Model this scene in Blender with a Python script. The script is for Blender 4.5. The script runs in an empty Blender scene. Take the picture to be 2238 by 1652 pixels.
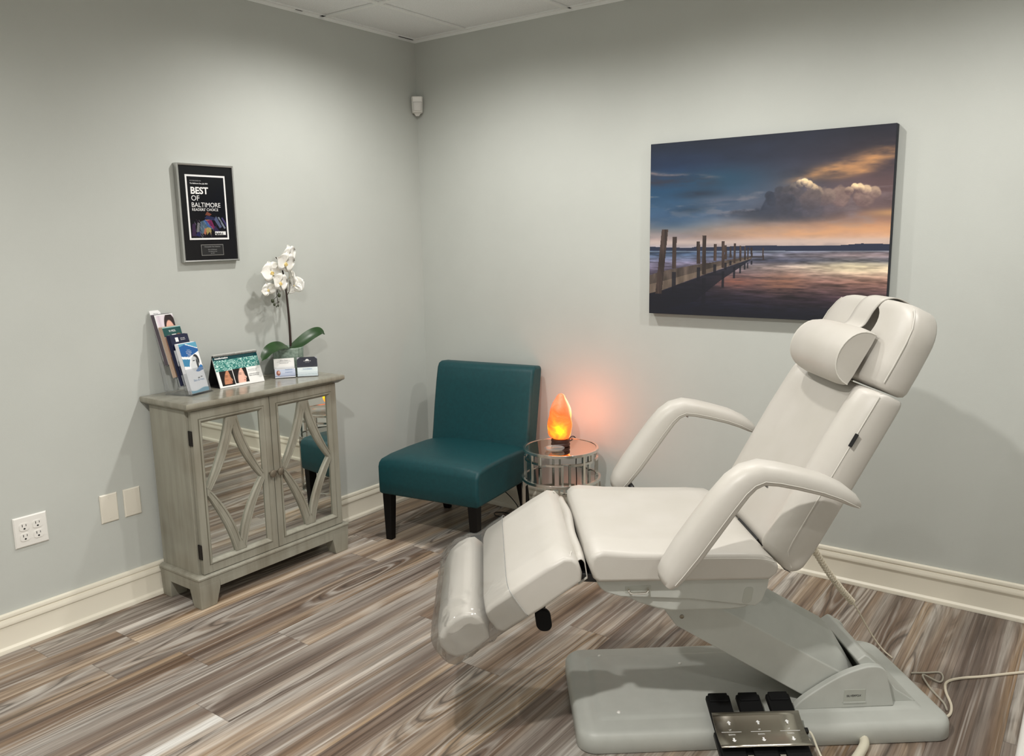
import bpy, bmesh, math, random
import numpy as np
from mathutils import Matrix, Vector
random.seed(7)
SC = bpy.context.scene
COL = SC.collection
R = math.radians

# ------------------------------------------------------------------ camera
cam_d = bpy.data.cameras.new('camera')
cam_d.sensor_fit = 'HORIZONTAL'
cam_d.sensor_width = 36.0
cam_d.lens = 36.0 * 1782.45 / 2238.0
cam_d.clip_start = 0.02
cam = bpy.data.objects.new('camera', cam_d)
COL.objects.link(cam)
def cam_axes(yaw, pitch, roll):
    f = Vector((math.sin(yaw) * math.cos(pitch), math.cos(yaw) * math.cos(pitch), math.sin(pitch)))
    r = Vector((math.cos(yaw), -math.sin(yaw), 0))
    u = r.cross(f)
    c, s = math.cos(roll), math.sin(roll)
    return c * r + s * u, -s * r + c * u, f
_r, _u, _f = cam_axes(-0.6341, -0.1726, -0.0175)
_m = Matrix((_r, _u, -_f)).transposed().to_4x4()
_m.translation = Vector((3.1243, -3.4213, 1.4541))
cam.matrix_world = _m
SC.camera = cam

# ------------------------------------------------------------------ light
HC = 2.492                                   # ceiling height
w = bpy.data.worlds.new('world')
w.use_nodes = True
w.node_tree.nodes['Background'].inputs[0].default_value = (0.9, 0.95, 1.0, 1)
w.node_tree.nodes['Background'].inputs[1].default_value = 0.05
SC.world = w
SC.view_settings.view_transform = 'Standard'
SC.view_settings.look = 'None'
SC.view_settings.exposure = 0.20
SC.view_settings.gamma = 1.0
SC.view_settings.use_curve_mapping = False
SC.cycles.use_denoising = True
SC.cycles.max_bounces = 10
SC.cycles.diffuse_bounces = 5
SC.cycles.transparent_max_bounces = 12
SC.cycles.sample_clamp_indirect = 6.0
def downlight(x, y, watt, size=R(165), blend=0.75, rad=0.035):
    l = bpy.data.lights.new('ceiling_downlight', 'SPOT')
    l.energy = watt
    l.color = (1.0, 0.972, 0.925)
    l.spot_size = size
    l.spot_blend = blend
    l.shadow_soft_size = rad
    o = bpy.data.objects.new('ceiling_downlight', l)
    o.location = (x, y, HC - 0.03)
    COL.objects.link(o)
for x, y, e in ((0.78, -0.92, 46), (1.85, -0.88, 38), (2.95, -0.92, 44),
                (2.25, -2.95, 135), (0.75, -2.95, 26), (3.75, -2.95, 20)):
    downlight(x, y, e)

# ------------------------------------------------------------------ materials
def lin(c):
    return tuple(((v / 255) / 12.92 if v / 255 <= 0.04045 else ((v / 255 + 0.055) / 1.055) ** 2.4) for v in c)
def rgba(c):
    return lin(c) + (1.0,)
class NT:
    """tiny node helper"""
    def __init__(s, mat):
        s.t = mat.node_tree
        s.b = s.t.nodes.get('Principled BSDF')
    def n(s, typ, **kw):
        nd = s.t.nodes.new(typ)
        for k, v in kw.items():
            if k.startswith('_'):
                setattr(nd, k[1:], v)
            else:
                nd.inputs[int(k[1:]) if k[0] == 'i' and k[1:].isdigit() else k].default_value = v
        return nd
    def l(s, a, b):
        s.t.links.new(a, b)
    def math(s, op, a, b=None, c=None):
        nd = s.t.nodes.new('ShaderNodeMath')
        nd.operation = op
        for i, v in enumerate((a, b, c)):
            if v is None:
                continue
            if isinstance(v, (int, float)):
                nd.inputs[i].default_value = v
            else:
                s.l(v, nd.inputs[i])
        return nd.outputs[0]
    def ramp(s, fac, stops, interp='LINEAR'):
        nd = s.t.nodes.new('ShaderNodeValToRGB')
        nd.color_ramp.interpolation = interp
        el = nd.color_ramp.elements
        while len(el) < len(stops):
            el.new(0.5)
        for e, (p, c) in zip(el, stops):
            e.position = p
            e.color = rgba(c) if len(c) == 3 else c
        s.l(fac, nd.inputs[0])
        return nd.outputs[0]
    def mix(s, fac, a, b, mode='MIX'):
        nd = s.t.nodes.new('ShaderNodeMix')
        nd.data_type = 'RGBA'
        nd.blend_type = mode
        for i, v in ((0, fac), (6, a), (7, b)):
            if isinstance(v, (int, float)):
                nd.inputs[i].default_value = v
            elif isinstance(v, tuple):
                nd.inputs[i].default_value = v
            else:
                s.l(v, nd.inputs[i])
        return nd.outputs[2]
    def bump(s, h, strength=0.1, dist=0.01):
        nd = s.n('ShaderNodeBump', Strength=strength, Distance=dist)
        s.l(h, nd.inputs['Height'])
        s.l(nd.outputs[0], s.b.inputs['Normal'])
        return nd
def mat(name, col, rough=0.5, metal=0.0, spec=0.5, **kw):
    m = bpy.data.materials.new(name)
    m.use_nodes = True
    b = m.node_tree.nodes['Principled BSDF']
    b.inputs['Base Color'].default_value = rgba(col)
    b.inputs['Roughness'].default_value = rough
    b.inputs['Metallic'].default_value = metal
    b.inputs['Specular IOR Level'].default_value = spec
    for k, v in kw.items():
        b.inputs[k].default_value = v
    return m
def mat_noise(name, c1, c2, scale, rough=0.5, bump=0.0, spec=0.5, detail=4, stretch=(1, 1, 1), bscale=None, metal=0.0, lo=0.35, hi=0.65):
    m = mat(name, c1, rough, metal, spec)
    t = NT(m)
    tc = t.n('ShaderNodeTexCoord')
    mp = t.n('ShaderNodeMapping')
    mp.inputs['Scale'].default_value = stretch
    t.l(tc.outputs['Object'], mp.inputs[0])
    nz = t.n('ShaderNodeTexNoise', Scale=scale, Detail=float(detail))
    t.l(mp.outputs[0], nz.inputs['Vector'])
    t.l(t.ramp(nz.outputs[0], ((lo, c1), (hi, c2))), t.b.inputs['Base Color'])
    if bump:
        n2 = t.n('ShaderNodeTexNoise', Scale=bscale or scale, Detail=3.0)
        t.l(mp.outputs[0], n2.inputs['Vector'])
        t.bump(n2.outputs[0], bump, 0.002)
    return m

M_wall = mat_noise('wall_paint', (190, 193, 188), (193, 196, 191), 3, 0.6, 0.12, 0.3, bscale=260)
M_trim = mat('cream_trim_paint', (230, 224, 208), 0.35)
M_wall2 = mat_noise('pale_bounce_wall_paint', (224, 227, 226), (227, 230, 229), 3, 0.6, 0.12, 0.3, bscale=260)  # unseen walls made paler than the seen ones, to add bounce light
M_ceil = mat_noise('ceiling_tile', (240, 242, 242), (226, 228, 228), 220, 0.95, 0.35, 0.1, bscale=160)
M_tbar = mat('white_grid_metal', (236, 238, 236), 0.5)
M_gap = mat('dark_gap', (25, 25, 25), 0.9)
M_white_pl = mat('white_plastic', (233, 231, 226), 0.35)
M_ivory_pl = mat('ivory_plastic', (222, 217, 204), 0.35)
M_slot = mat('outlet_slot_black', (18, 18, 18), 0.7)
M_chrome = mat('chrome', (235, 232, 225), 0.07, 1.0)
M_polish = mat('polished_nickel', (222, 220, 214), 0.2, 1.0)
M_brushed = mat('brushed_steel', (196, 190, 178), 0.27, 1.0)
M_silver = mat('silver_frame', (196, 196, 194), 0.3, 1.0)
M_mirror = mat('mirror_glass', (226, 230, 226), 0.015, 1.0)
M_black = mat('black_plastic', (16, 16, 18), 0.4)
M_blackwood = mat('black_painted_wood', (7, 6, 6), 0.5, 0, 0.25)
M_rubber = mat('black_rubber', (6, 6, 7), 0.7, 0, 0.25)
M_teal = mat_noise('teal_leatherette', (11, 60, 66), (13, 66, 71), 60, 0.48, 0.10, 0.4, bscale=700)
M_white_leather = mat_noise('white_vinyl', (184, 180, 172), (188, 184, 177), 8, 0.42, 0.06, 0.4, bscale=500)
M_seam = mat('seam_thread', (200, 197, 189), 0.6)
M_gray_pl = mat_noise('gray_plastic', (178, 180, 174), (182, 184, 178), 20, 0.42, 0.10, 0.4, bscale=900)
M_gray_pl2 = mat('darker_gray_plastic', (168, 170, 162), 0.45)
M_cord = mat('beige_cord', (214, 204, 184), 0.5)
M_ink = mat('black_ink', (20, 20, 22), 0.6)
M_inkw = mat('white_ink', (236, 236, 236), 0.5)
M_inkg = mat('gray_ink', (150, 150, 150), 0.5)
M_inkb = mat('blue_ink', (60, 120, 170), 0.5)
M_paper = mat('white_paper', (236, 236, 236), 0.55)
M_bronze = mat('aged_nickel', (138, 130, 116), 0.42, 0.75)
M_hinge = mat('dark_hinge', (34, 30, 28), 0.5, 0.6)
M_petal = mat_noise('orchid_petal', (250, 249, 245), (246, 243, 234), 18, 0.5)
M_petal.node_tree.nodes['Principled BSDF'].inputs['Subsurface Weight'].default_value = 0.15
M_petal.node_tree.nodes['Principled BSDF'].inputs['Subsurface Radius'].default_value = (0.01, 0.01, 0.008)
M_lip = mat_noise('orchid_lip', (240, 224, 160), (224, 190, 110), 200, 0.5)
M_leaf = mat_noise('orchid_leaf', (24, 54, 20), (36, 72, 28), 14, 0.35, stretch=(1, 1, 1))
M_stem = mat('orchid_stem', (44, 28, 22), 0.55)
M_bud = mat('orchid_bud', (56, 62, 40), 0.5)
M_pot = mat_noise('speckled_stone_pot', (112, 130, 118), (148, 164, 152), 90, 0.7, 0.3, 0.3, detail=6, bscale=120)
M_soil = mat('dark_moss', (38, 34, 24), 0.95)
M_base_wood = mat('dark_wood_base', (58, 26, 14), 0.45)
M_canvas_edge = mat('canvas_edge', (26, 30, 42), 0.75)

def mat_cab():
    m = mat('gray_washed_wood', (140, 136, 122), 0.42, 0, 0.4)
    t = NT(m)
    tc = t.n('ShaderNodeTexCoord')
    mp = t.n('ShaderNodeMapping')
    mp.inputs['Scale'].default_value = (22, 22, 1.6)
    t.l(tc.outputs['Object'], mp.inputs[0])
    nz = t.n('ShaderNodeTexNoise', Scale=1.3, Detail=6.0, Roughness=0.62)
    t.l(mp.outputs[0], nz.inputs['Vector'])
    n2 = t.n('ShaderNodeTexNoise', Scale=5.0, Detail=2.0)
    t.l(tc.outputs['Object'], n2.inputs['Vector'])
    c1 = t.ramp(nz.outputs[0], ((0.3, (124, 120, 106)), (0.55, (150, 147, 133)), (0.75, (162, 159, 146))))
    c2 = t.ramp(n2.outputs[0], ((0.35, (126, 118, 104)), (0.6, (156, 155, 144))))
    t.l(t.mix(0.4, c1, c2), t.b.inputs['Base Color'])
    t.bump(nz.outputs[0], 0.06, 0.002)
    return m
M_cab = mat_cab()
M_cab_edge = mat('gray_wood_darker', (104, 100, 86), 0.5)  # darker gray for thin lines along door mouldings and lattice

def mat_floor():
    m = mat('wood_plank_floor', (130, 120, 110), 0.42, 0, 0.35)
    t = NT(m)
    tc = t.n('ShaderNodeTexCoord')
    sp = t.n('ShaderNodeSeparateXYZ')
    t.l(tc.outputs['Object'], sp.inputs[0])
    X, Y = sp.outputs[0], sp.outputs[1]
    W_, L_ = 0.1755, 1.22
    xr = t.math('DIVIDE', t.math('ADD', X, 10 * W_ - 0.003), W_)
    row = t.math('FLOOR', xr)
    fx = t.math('FRACT', xr)
    wn = t.n('ShaderNodeTexWhiteNoise', _noise_dimensions='1D')
    t.l(row, wn.inputs['W'])
    yr = t.math('ADD', t.math('DIVIDE', Y, L_), t.math('MULTIPLY', wn.outputs['Value'], 7.0))
    colm = t.math('FLOOR', yr)
    fy = t.math('FRACT', yr)
    cid = t.n('ShaderNodeCombineXYZ')
    t.l(row, cid.inputs[0])
    t.l(colm, cid.inputs[1])
    w2 = t.n('ShaderNodeTexWhiteNoise', _noise_dimensions='3D')
    t.l(cid.outputs[0], w2.inputs['Vector'])
    rs = t.n('ShaderNodeSeparateColor')
    t.l(w2.outputs['Color'], rs.inputs[0])
    r1, r2, r3 = rs.outputs[0], rs.outputs[1], rs.outputs[2]
    def vec(ax, ay, zmul):
        c = t.n('ShaderNodeCombineXYZ')
        t.l(t.math('MULTIPLY', X, ax), c.inputs[0])
        t.l(t.math('ADD', t.math('MULTIPLY', Y, ay), t.math('MULTIPLY', r2, 31.0)), c.inputs[1])
        t.l(t.math('MULTIPLY', r1, zmul), c.inputs[2])
        return c.outputs[0]
    # broad streaks along the plank
    n1 = t.n('ShaderNodeTexNoise', Scale=1.0, Detail=6.0, Roughness=0.6, Distortion=0.12)
    t.l(vec(17, 0.42, 40), n1.inputs['Vector'])
    v1 = t.math('ADD', n1.outputs[0], t.math('MULTIPLY', t.math('SUBTRACT', r3, 0.5), 0.10))
    base = t.ramp(v1, ((0.28, (92, 79, 71)), (0.39, (122, 108, 98)), (0.47, (144, 133, 123)),
                       (0.55, (166, 157, 147)), (0.62, (190, 183, 174)), (0.72, (222, 218, 211))))
    # warm brown / tan areas
    n3 = t.n('ShaderNodeTexNoise', Scale=1.0, Detail=3.0)
    t.l(vec(10, 0.40, 73), n3.inputs['Vector'])
    tan = t.ramp(n3.outputs[0], ((0.42, (250, 252, 255)), (0.56, (244, 228, 212)), (0.68, (236, 208, 172))))
    base = t.mix(0.9, base, tan, 'MULTIPLY')
    # long thin light and dark grain lines
    n7 = t.n('ShaderNodeTexNoise', Scale=1.0, Detail=3.0, Distortion=0.1)
    t.l(vec(62, 0.75, 19), n7.inputs['Vector'])
    ln = t.ramp(n7.outputs[0], ((0.34, (150, 140, 132)), (0.44, (255, 255, 255))))
    base = t.mix(0.55, base, ln, 'MULTIPLY')
    lw2 = t.ramp(n7.outputs[0], ((0.60, (0, 0, 0, 1)), (0.70, (1, 1, 1, 1))))
    base = t.mix(t.math('MULTIPLY', lw2, 0.5), base, rgba((206, 200, 192)))
    # elongated cathedral figures
    n4 = t.n('ShaderNodeTexNoise', Scale=1.0, Detail=1.0, Distortion=0.15)
    t.l(vec(6.5, 0.62, 57), n4.inputs['Vector'])
    n8 = t.n('ShaderNodeTexNoise', Scale=1.0, Detail=2.0)
    t.l(vec(30, 5.0, 23), n8.inputs['Vector'])
    ph = t.math('ADD', t.math('MULTIPLY', n4.outputs[0], 120.0), t.math('MULTIPLY', n8.outputs[0], 4.0))
    sn = t.math('SINE', ph)
    dark = t.math('POWER', t.math('MAXIMUM', sn, 0.0), 5.0)
    light = t.math('POWER', t.math('MAXIMUM', t.math('MULTIPLY', sn, -1.0), 0.0), 1.5)
    msk = t.ramp(n4.outputs[0], ((0.56, (0, 0, 0, 1)), (0.62, (1, 1, 1, 1))))
    n6 = t.n('ShaderNodeTexNoise', Scale=1.0, Detail=2.0)
    t.l(vec(9, 0.8, 91), n6.inputs['Vector'])
    msk2 = t.ramp(n6.outputs[0], ((0.52, (0, 0, 0, 1)), (0.60, (1, 1, 1, 1))))
    mk = t.math('MAXIMUM', t.math('MULTIPLY', msk, 0.9), t.math('MULTIPLY', msk2, 0.6))
    base = t.mix(t.math('MULTIPLY', t.math('MULTIPLY', light, mk), 0.6), base, rgba((204, 199, 191)))
    base = t.mix(t.math('MULTIPLY', t.math('MULTIPLY', dark, mk), 0.75), base, rgba((64, 55, 50)))
    # fine grain
    n5 = t.n('ShaderNodeTexNoise', Scale=1.0, Detail=3.0)
    t.l(vec(230, 6, 11), n5.inputs['Vector'])
    g = t.ramp(n5.outputs[0], ((0.3, (196, 193, 190)), (0.6, (255, 255, 255))))
    base = t.mix(0.7, base, g, 'MULTIPLY')
    # joints
    ex = t.math('MINIMUM', fx, t.math('SUBTRACT', 1.0, fx))
    ey = t.math('MINIMUM', fy, t.math('SUBTRACT', 1.0, fy))
    jx = t.math('LESS_THAN', ex, 0.006)
    jy = t.math('LESS_THAN', ey, 0.0010)
    j = t.math('MAXIMUM', jx, jy)
    base = t.mix(t.math('MULTIPLY', j, 0.45), base, rgba((62, 54, 50)))
    t.l(base, t.b.inputs['Base Color'])
    h = t.math('ADD', t.math('MULTIPLY', n5.outputs[0], 0.5), t.math('MULTIPLY', n1.outputs[0], 0.5))
    t.bump(h, 0.10, 0.002)
    rr = t.math('ADD', t.math('MULTIPLY', n5.outputs[0], 0.15), 0.34)
    t.l(rr, t.b.inputs['Roughness'])
    return m
M_floor = mat_floor()

def mat_clear(name, tint=(1, 1, 1), gloss=0.08, body=0.0, bodycol=(230, 235, 240), rough=0.05, gk=0.8):
    """thin clear plastic: mostly see-through with fresnel gloss"""
    m = bpy.data.materials.new(name)
    m.use_nodes = True
    nt = m.node_tree
    nt.nodes.remove(nt.nodes['Principled BSDF'])
    out = nt.nodes['Material Output']
    tr = nt.nodes.new('ShaderNodeBsdfTransparent')
    tr.inputs[0].default_value = tint + (1,)
    gl = nt.nodes.new('ShaderNodeBsdfGlossy')
    gl.inputs['Roughness'].default_value = rough
    df = nt.nodes.new('ShaderNodeBsdfDiffuse')
    df.inputs[0].default_value = rgba(bodycol)
    fr = nt.nodes.new('ShaderNodeFresnel')
    fr.inputs[0].default_value = 1.45
    ad = nt.nodes.new('ShaderNodeMath')
    ad.operation = 'MULTIPLY_ADD'
    ad.inputs[1].default_value = gk
    ad.inputs[2].default_value = gloss * 0.3
    nt.links.new(fr.outputs[0], ad.inputs[0])
    m1 = nt.nodes.new('ShaderNodeMixShader')
    m1.inputs[0].default_value = body
    nt.links.new(tr.outputs[0], m1.inputs[1])
    nt.links.new(df.outputs[0], m1.inputs[2])
    m2 = nt.nodes.new('ShaderNodeMixShader')
    nt.links.new(ad.outputs[0], m2.inputs[0])
    nt.links.new(m1.outputs[0], m2.inputs[1])
    nt.links.new(gl.outputs[0], m2.inputs[2])
    nt.links.new(m2.outputs[0], out.inputs[0])
    return m
M_acryl = mat_clear('clear_acrylic', (0.975, 0.98, 0.99), 0.02, gk=0.4)
M_film = mat_clear('clear_vinyl_film', (0.985, 0.985, 0.98), 0.10, 0.035, rough=0.05, gk=0.65)
_nt = M_film.node_tree
_tc = _nt.nodes.new('ShaderNodeTexCoord')
_nz = _nt.nodes.new('ShaderNodeTexNoise')
_nz.inputs['Scale'].default_value = 16.0
_nz.inputs['Detail'].default_value = 3.0
_nz.inputs['Distortion'].default_value = 1.6
_bp = _nt.nodes.new('ShaderNodeBump')
_bp.inputs['Strength'].default_value = 0.3
_bp.inputs['Distance'].default_value = 0.02
_nt.links.new(_tc.outputs['Object'], _nz.inputs['Vector'])
_nt.links.new(_nz.outputs[0], _bp.inputs['Height'])
for _n in _nt.nodes:
    if _n.bl_idname == 'ShaderNodeBsdfGlossy':
        _nt.links.new(_bp.outputs[0], _n.inputs['Normal'])
M_glass = mat_clear('clear_glass', (0.96, 0.97, 0.96), 0.1, 0.14, gk=0.5)

def mat_salt():
    m = mat('glowing_salt_crystal', (240, 150, 100), 0.45)
    t = NT(m)
    tc = t.n('ShaderNodeTexCoord')
    nz = t.n('ShaderNodeTexNoise', Scale=16.0, Detail=5.0, Distortion=0.8)
    t.l(tc.outputs['Object'], nz.inputs['Vector'])
    sp = t.n('ShaderNodeSeparateXYZ')
    t.l(tc.outputs['Object'], sp.inputs[0])
    # the bulb sits low inside: thin salt near it glows yellow, the thick tip pale pink
    d = t.n('ShaderNodeVectorMath', _operation='DISTANCE')
    d.inputs[1].default_value = (0.022, -0.052, 0.082)
    t.l(tc.outputs['Object'], d.inputs[0])
    d2 = t.n('ShaderNodeVectorMath', _operation='DISTANCE')
    d2.inputs[1].default_value = (-0.064, -0.012, 0.098)
    t.l(tc.outputs['Object'], d2.inputs[0])
    dm = t.math('MINIMUM', d.outputs['Value'], t.math('MULTIPLY', d2.outputs['Value'], 1.25))
    v = t.math('ADD', t.math('MULTIPLY', dm, 7.6), t.math('MULTIPLY', t.math('SUBTRACT', nz.outputs[0], 0.5), 0.9))
    c = t.ramp(v, ((0.04, (255, 214, 30)), (0.18, (255, 168, 36)), (0.38, (246, 120, 44)), (0.72, (232, 104, 50)), (1.0, (226, 122, 84))))
    t.l(c, t.b.inputs['Emission Color'])
    back = t.math('MAXIMUM', t.math('MULTIPLY', sp.outputs[1], 270.0), 0.0)  # wall side emits far more, boosted to brighten the wall behind
    st = t.math('ADD', t.math('ADD', 0.74, back), t.math('MULTIPLY', t.math('MAXIMUM', t.math('SUBTRACT', 0.35, v), 0.0), 1.2))
    t.l(st, t.b.inputs['Emission Strength'])
    t.l(c, t.b.inputs['Base Color'])
    t.bump(nz.outputs[0], 0.8, 0.02)
    return m
M_salt = mat_salt()

def mat_print(name, rough=0.5):
    m = mat(name, (200, 200, 200), rough)
    t = NT(m)
    a = t.n('ShaderNodeVertexColor', _layer_name='Col')
    t.l(a.outputs[0], t.b.inputs['Base Color'])
    return m
M_print = mat_print('printed_paper', 0.4)
M_print_c = mat_print('printed_canvas', 0.75)
M_print_g = mat_print('glossy_print', 0.2)

# ------------------------------------------------------------------ mesh helpers
def tag(o, label=None, cat=None, group=None, kind=None):
    if label: o['label'] = label
    if cat: o['category'] = cat
    if group: o['group'] = group
    if kind: o['kind'] = kind
    return o
def empty(name, loc, rz=0.0):
    o = bpy.data.objects.new(name, None)
    o.empty_display_size = 0.05
    o.location = loc
    o.rotation_euler = (0, 0, R(rz))
    COL.objects.link(o)
    return o
def link(name, me, parent=None):
    o = bpy.data.objects.new(name, me)
    COL.objects.link(o)
    if parent is not None:
        o.parent = parent
    return o
def catmull(pts, n=6, closed=False):
    P = [Vector(p) for p in pts]
    out = []
    k = len(P)
    rng = range(k) if closed else range(k - 1)
    for i in rng:
        p0 = P[(i - 1) % k] if (closed or i > 0) else P[0] * 2 - P[1]
        p1, p2 = P[i], P[(i + 1) % k]
        p3 = P[(i + 2) % k] if (closed or i + 2 < k) else P[-1] * 2 - P[-2]
        for j in range(n):
            t = j / n
            out.append(0.5 * ((2 * p1) + (p2 - p0) * t + (2 * p0 - 5 * p1 + 4 * p2 - p3) * t * t + (3 * p1 - p0 - 3 * p2 + p3) * t ** 3))
    if not closed:
        out.append(P[-1])
    return out
class MB:
    def __init__(s):
        s.v, s.f = [], []
    def add(s, verts, faces):
        b = len(s.v)
        s.v += [Vector(p) for p in verts]
        s.f += [tuple(b + i for i in f) for f in faces]
        return s
    def box(s, x0, x1, y0, y1, z0, z1, M=None):
        vs = [Vector((x, y, z)) for z in (z0, z1) for x, y in ((x0, y0), (x1, y0), (x1, y1), (x0, y1))]
        if M: vs = [M @ p for p in vs]
        return s.add(vs, [(3, 2, 1, 0), (4, 5, 6, 7), (0, 1, 5, 4), (1, 2, 6, 5), (2, 3, 7, 6), (3, 0, 4, 7)])
    def loft(s, rings, caps=True, closed=False):
        k = len(rings[0])
        vs = [p for r in rings for p in r]
        fs = []
        nr = len(rings)
        for i in range(nr if closed else nr - 1):
            a, b = i * k, ((i + 1) % nr) * k
            for j in range(k):
                fs.append((a + j, a + (j + 1) % k, b + (j + 1) % k, b + j))
        if caps and not closed:
            fs.append(tuple(range(k - 1, -1, -1)))
            fs.append(tuple((nr - 1) * k + j for j in range(k)))
        return s.add(vs, fs)
    def prism(s, poly, a0, a1, fn):
        """poly = list of 2D points, fn(p, a) -> 3D"""
        return s.loft([[fn(p, a0) for p in poly], [fn(p, a1) for p in poly]])
    def tube(s, pts, r, seg=8, closed=False, flat=None):
        P = [Vector(p) for p in pts]
        n = len(P)
        rings = []
        up = None
        for i in range(n):
            if closed:
                t = (P[(i + 1) % n] - P[i - 1]).normalized()
            else:
                t = (P[min(i + 1, n - 1)] - P[max(i - 1, 0)]).normalized()
            if up is None:
                up = Vector((0, 0, 1)) if abs(t.z) < 0.9 else Vector((1, 0, 0))
            a = t.cross(up)
            if a.length < 1e-6:
                a = t.cross(Vector((0.3, 1, 0.2)))
            a.normalize()
            up = a.cross(t).normalized()
            rr = r[i] if isinstance(r, (list, tuple)) else r
            rings.append([P[i] + (a * math.cos(2 * math.pi * k / seg) + up * math.sin(2 * math.pi * k / seg)) * rr for k in range(seg)])
        return s.loft(rings, not closed, closed)
    def lathe(s, prof, seg=32, c=(0, 0, 0), caps=True):
        rings = [[Vector((c[0] + r * math.cos(2 * math.pi * k / seg), c[1] + r * math.sin(2 * math.pi * k / seg), c[2] + z)) for k in range(seg)] for r, z in prof]
        return s.loft(rings, caps)
    def ell(s, c, rx, ry, rz, seg=14, M=None):
        rings = []
        for i in range(1, seg // 2):
            a = math.pi * i / (seg // 2)
            rings.append([Vector((rx * math.sin(a) * math.cos(2 * math.pi * k / seg), ry * math.sin(a) * math.sin(2 * math.pi * k / seg), -rz * math.cos(a))) for k in range(seg)])
        rings = [[(M @ p if M else p) + Vector(c) for p in r] for r in rings]
        return s.loft(rings)
    def grid(s, fn, nu, nv):
        vs = [fn(i / nu, j / nv) for j in range(nv + 1) for i in range(nu + 1)]
        fs = [(j * (nu + 1) + i, j * (nu + 1) + i + 1, (j + 1) * (nu + 1) + i + 1, (j + 1) * (nu + 1) + i) for j in range(nv) for i in range(nu)]
        return s.add(vs, fs)
    def build(s, name, m, parent=None, smooth=True, bevel=0, seg=2, angle=38, off=None, solid=0, subsurf=0, M=None):
        me = bpy.data.meshes.new(name)
        vs = s.v
        if off: vs = [p + Vector(off) for p in vs]
        if M: vs = [M @ p for p in vs]
        me.from_pydata([tuple(p) for p in vs], [], s.f)
        bm = bmesh.new()
        bm.from_mesh(me)
        bmesh.ops.recalc_face_normals(bm, faces=bm.faces)
        bm.to_mesh(me)
        bm.free()
        if smooth:
            me.polygons.foreach_set('use_smooth', [True] * len(me.polygons))
            if not bevel:
                me.set_sharp_from_angle(angle=R(angle))
        me.materials.append(m)
        o = link(name, me, parent)
        if solid:
            md = o.modifiers.new('solid', 'SOLIDIFY')
            md.thickness = solid
            md.offset = 0
        if bevel:
            md = o.modifiers.new('bevel', 'BEVEL')
            md.width = bevel
            md.segments = seg
            md.limit_method = 'ANGLE'
            md.angle_limit = R(angle)
            md.harden_normals = True
        if subsurf:
            md = o.modifiers.new('sub', 'SUBSURF')
            md.levels = md.render_levels = subsurf
        return o
def bx(name, m, parent, x0, x1, y0, y1, z0, z1, bevel=0, seg=2):
    return MB().box(x0, x1, y0, y1, z0, z1).build(name, m, parent, bevel=bevel, seg=seg)
def fr(o, X=(1, 0, 0), Y=(0, 0, 1)):
    """panel frame: panel x,y,normal -> local"""
    X, Y = Vector(X).normalized(), Vector(Y).normalized()
    m = Matrix((X, Y, X.cross(Y))).transposed().to_4x4()
    m.translation = Vector(o)
    return m
_txt_n = 0
def text(body, size, m, parent, M, name='lettering', align='LEFT', xs=1.0, extrude=0.0002, bold=0.0):
    cu = bpy.data.curves.new('t', 'FONT')
    cu.body = body
    cu.size = size
    cu.extrude = extrude
    cu.offset = bold
    cu.align_x = align
    cu.resolution_u = 3
    ob = bpy.data.objects.new('t', cu)
    COL.objects.link(ob)
    dg = bpy.context.evaluated_depsgraph_get()
    me = bpy.data.meshes.new_from_object(ob.evaluated_get(dg))
    bpy.data.objects.remove(ob)
    me.transform(M @ Matrix.Diagonal((xs, 1, 1, 1)))
    me.materials.clear()
    me.materials.append(m)
    me.name = name
    return link(name, me, parent)
def raster(name, arr, w_, h_, parent, M, m=None, bend=None):
    """flat printed sheet: arr (rows from top, cols, 3) sRGB 0-255, one face per cell; lower-left at panel origin"""
    ny, nx = arr.shape[:2]
    xs = np.linspace(0, w_, nx + 1)
    ys = np.linspace(h_, 0, ny + 1)
    vs = [M @ Vector((x, y, bend(x, y) if bend else 0)) for y in ys for x in xs]
    fs = [(j * (nx + 1) + i, (j + 1) * (nx + 1) + i, (j + 1) * (nx + 1) + i + 1, j * (nx + 1) + i + 1) for j in range(ny) for i in range(nx)]
    me = bpy.data.meshes.new(name)
    me.from_pydata([tuple(v) for v in vs], [], fs)
    c = arr.reshape(-1, 3).astype(float) / 255.0
    c = np.where(c <= 0.04045, c / 12.92, ((c + 0.055) / 1.055) ** 2.4)
    a = me.color_attributes.new('Col', 'FLOAT_COLOR', 'CORNER')
    full = np.ones((len(c) * 4, 4), dtype=np.float32)
    full[:, :3] = np.repeat(c, 4, axis=0)
    a.data.foreach_set('color', full.ravel())
    me.materials.append(m or M_print)
    return link(name, me, parent)

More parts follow.
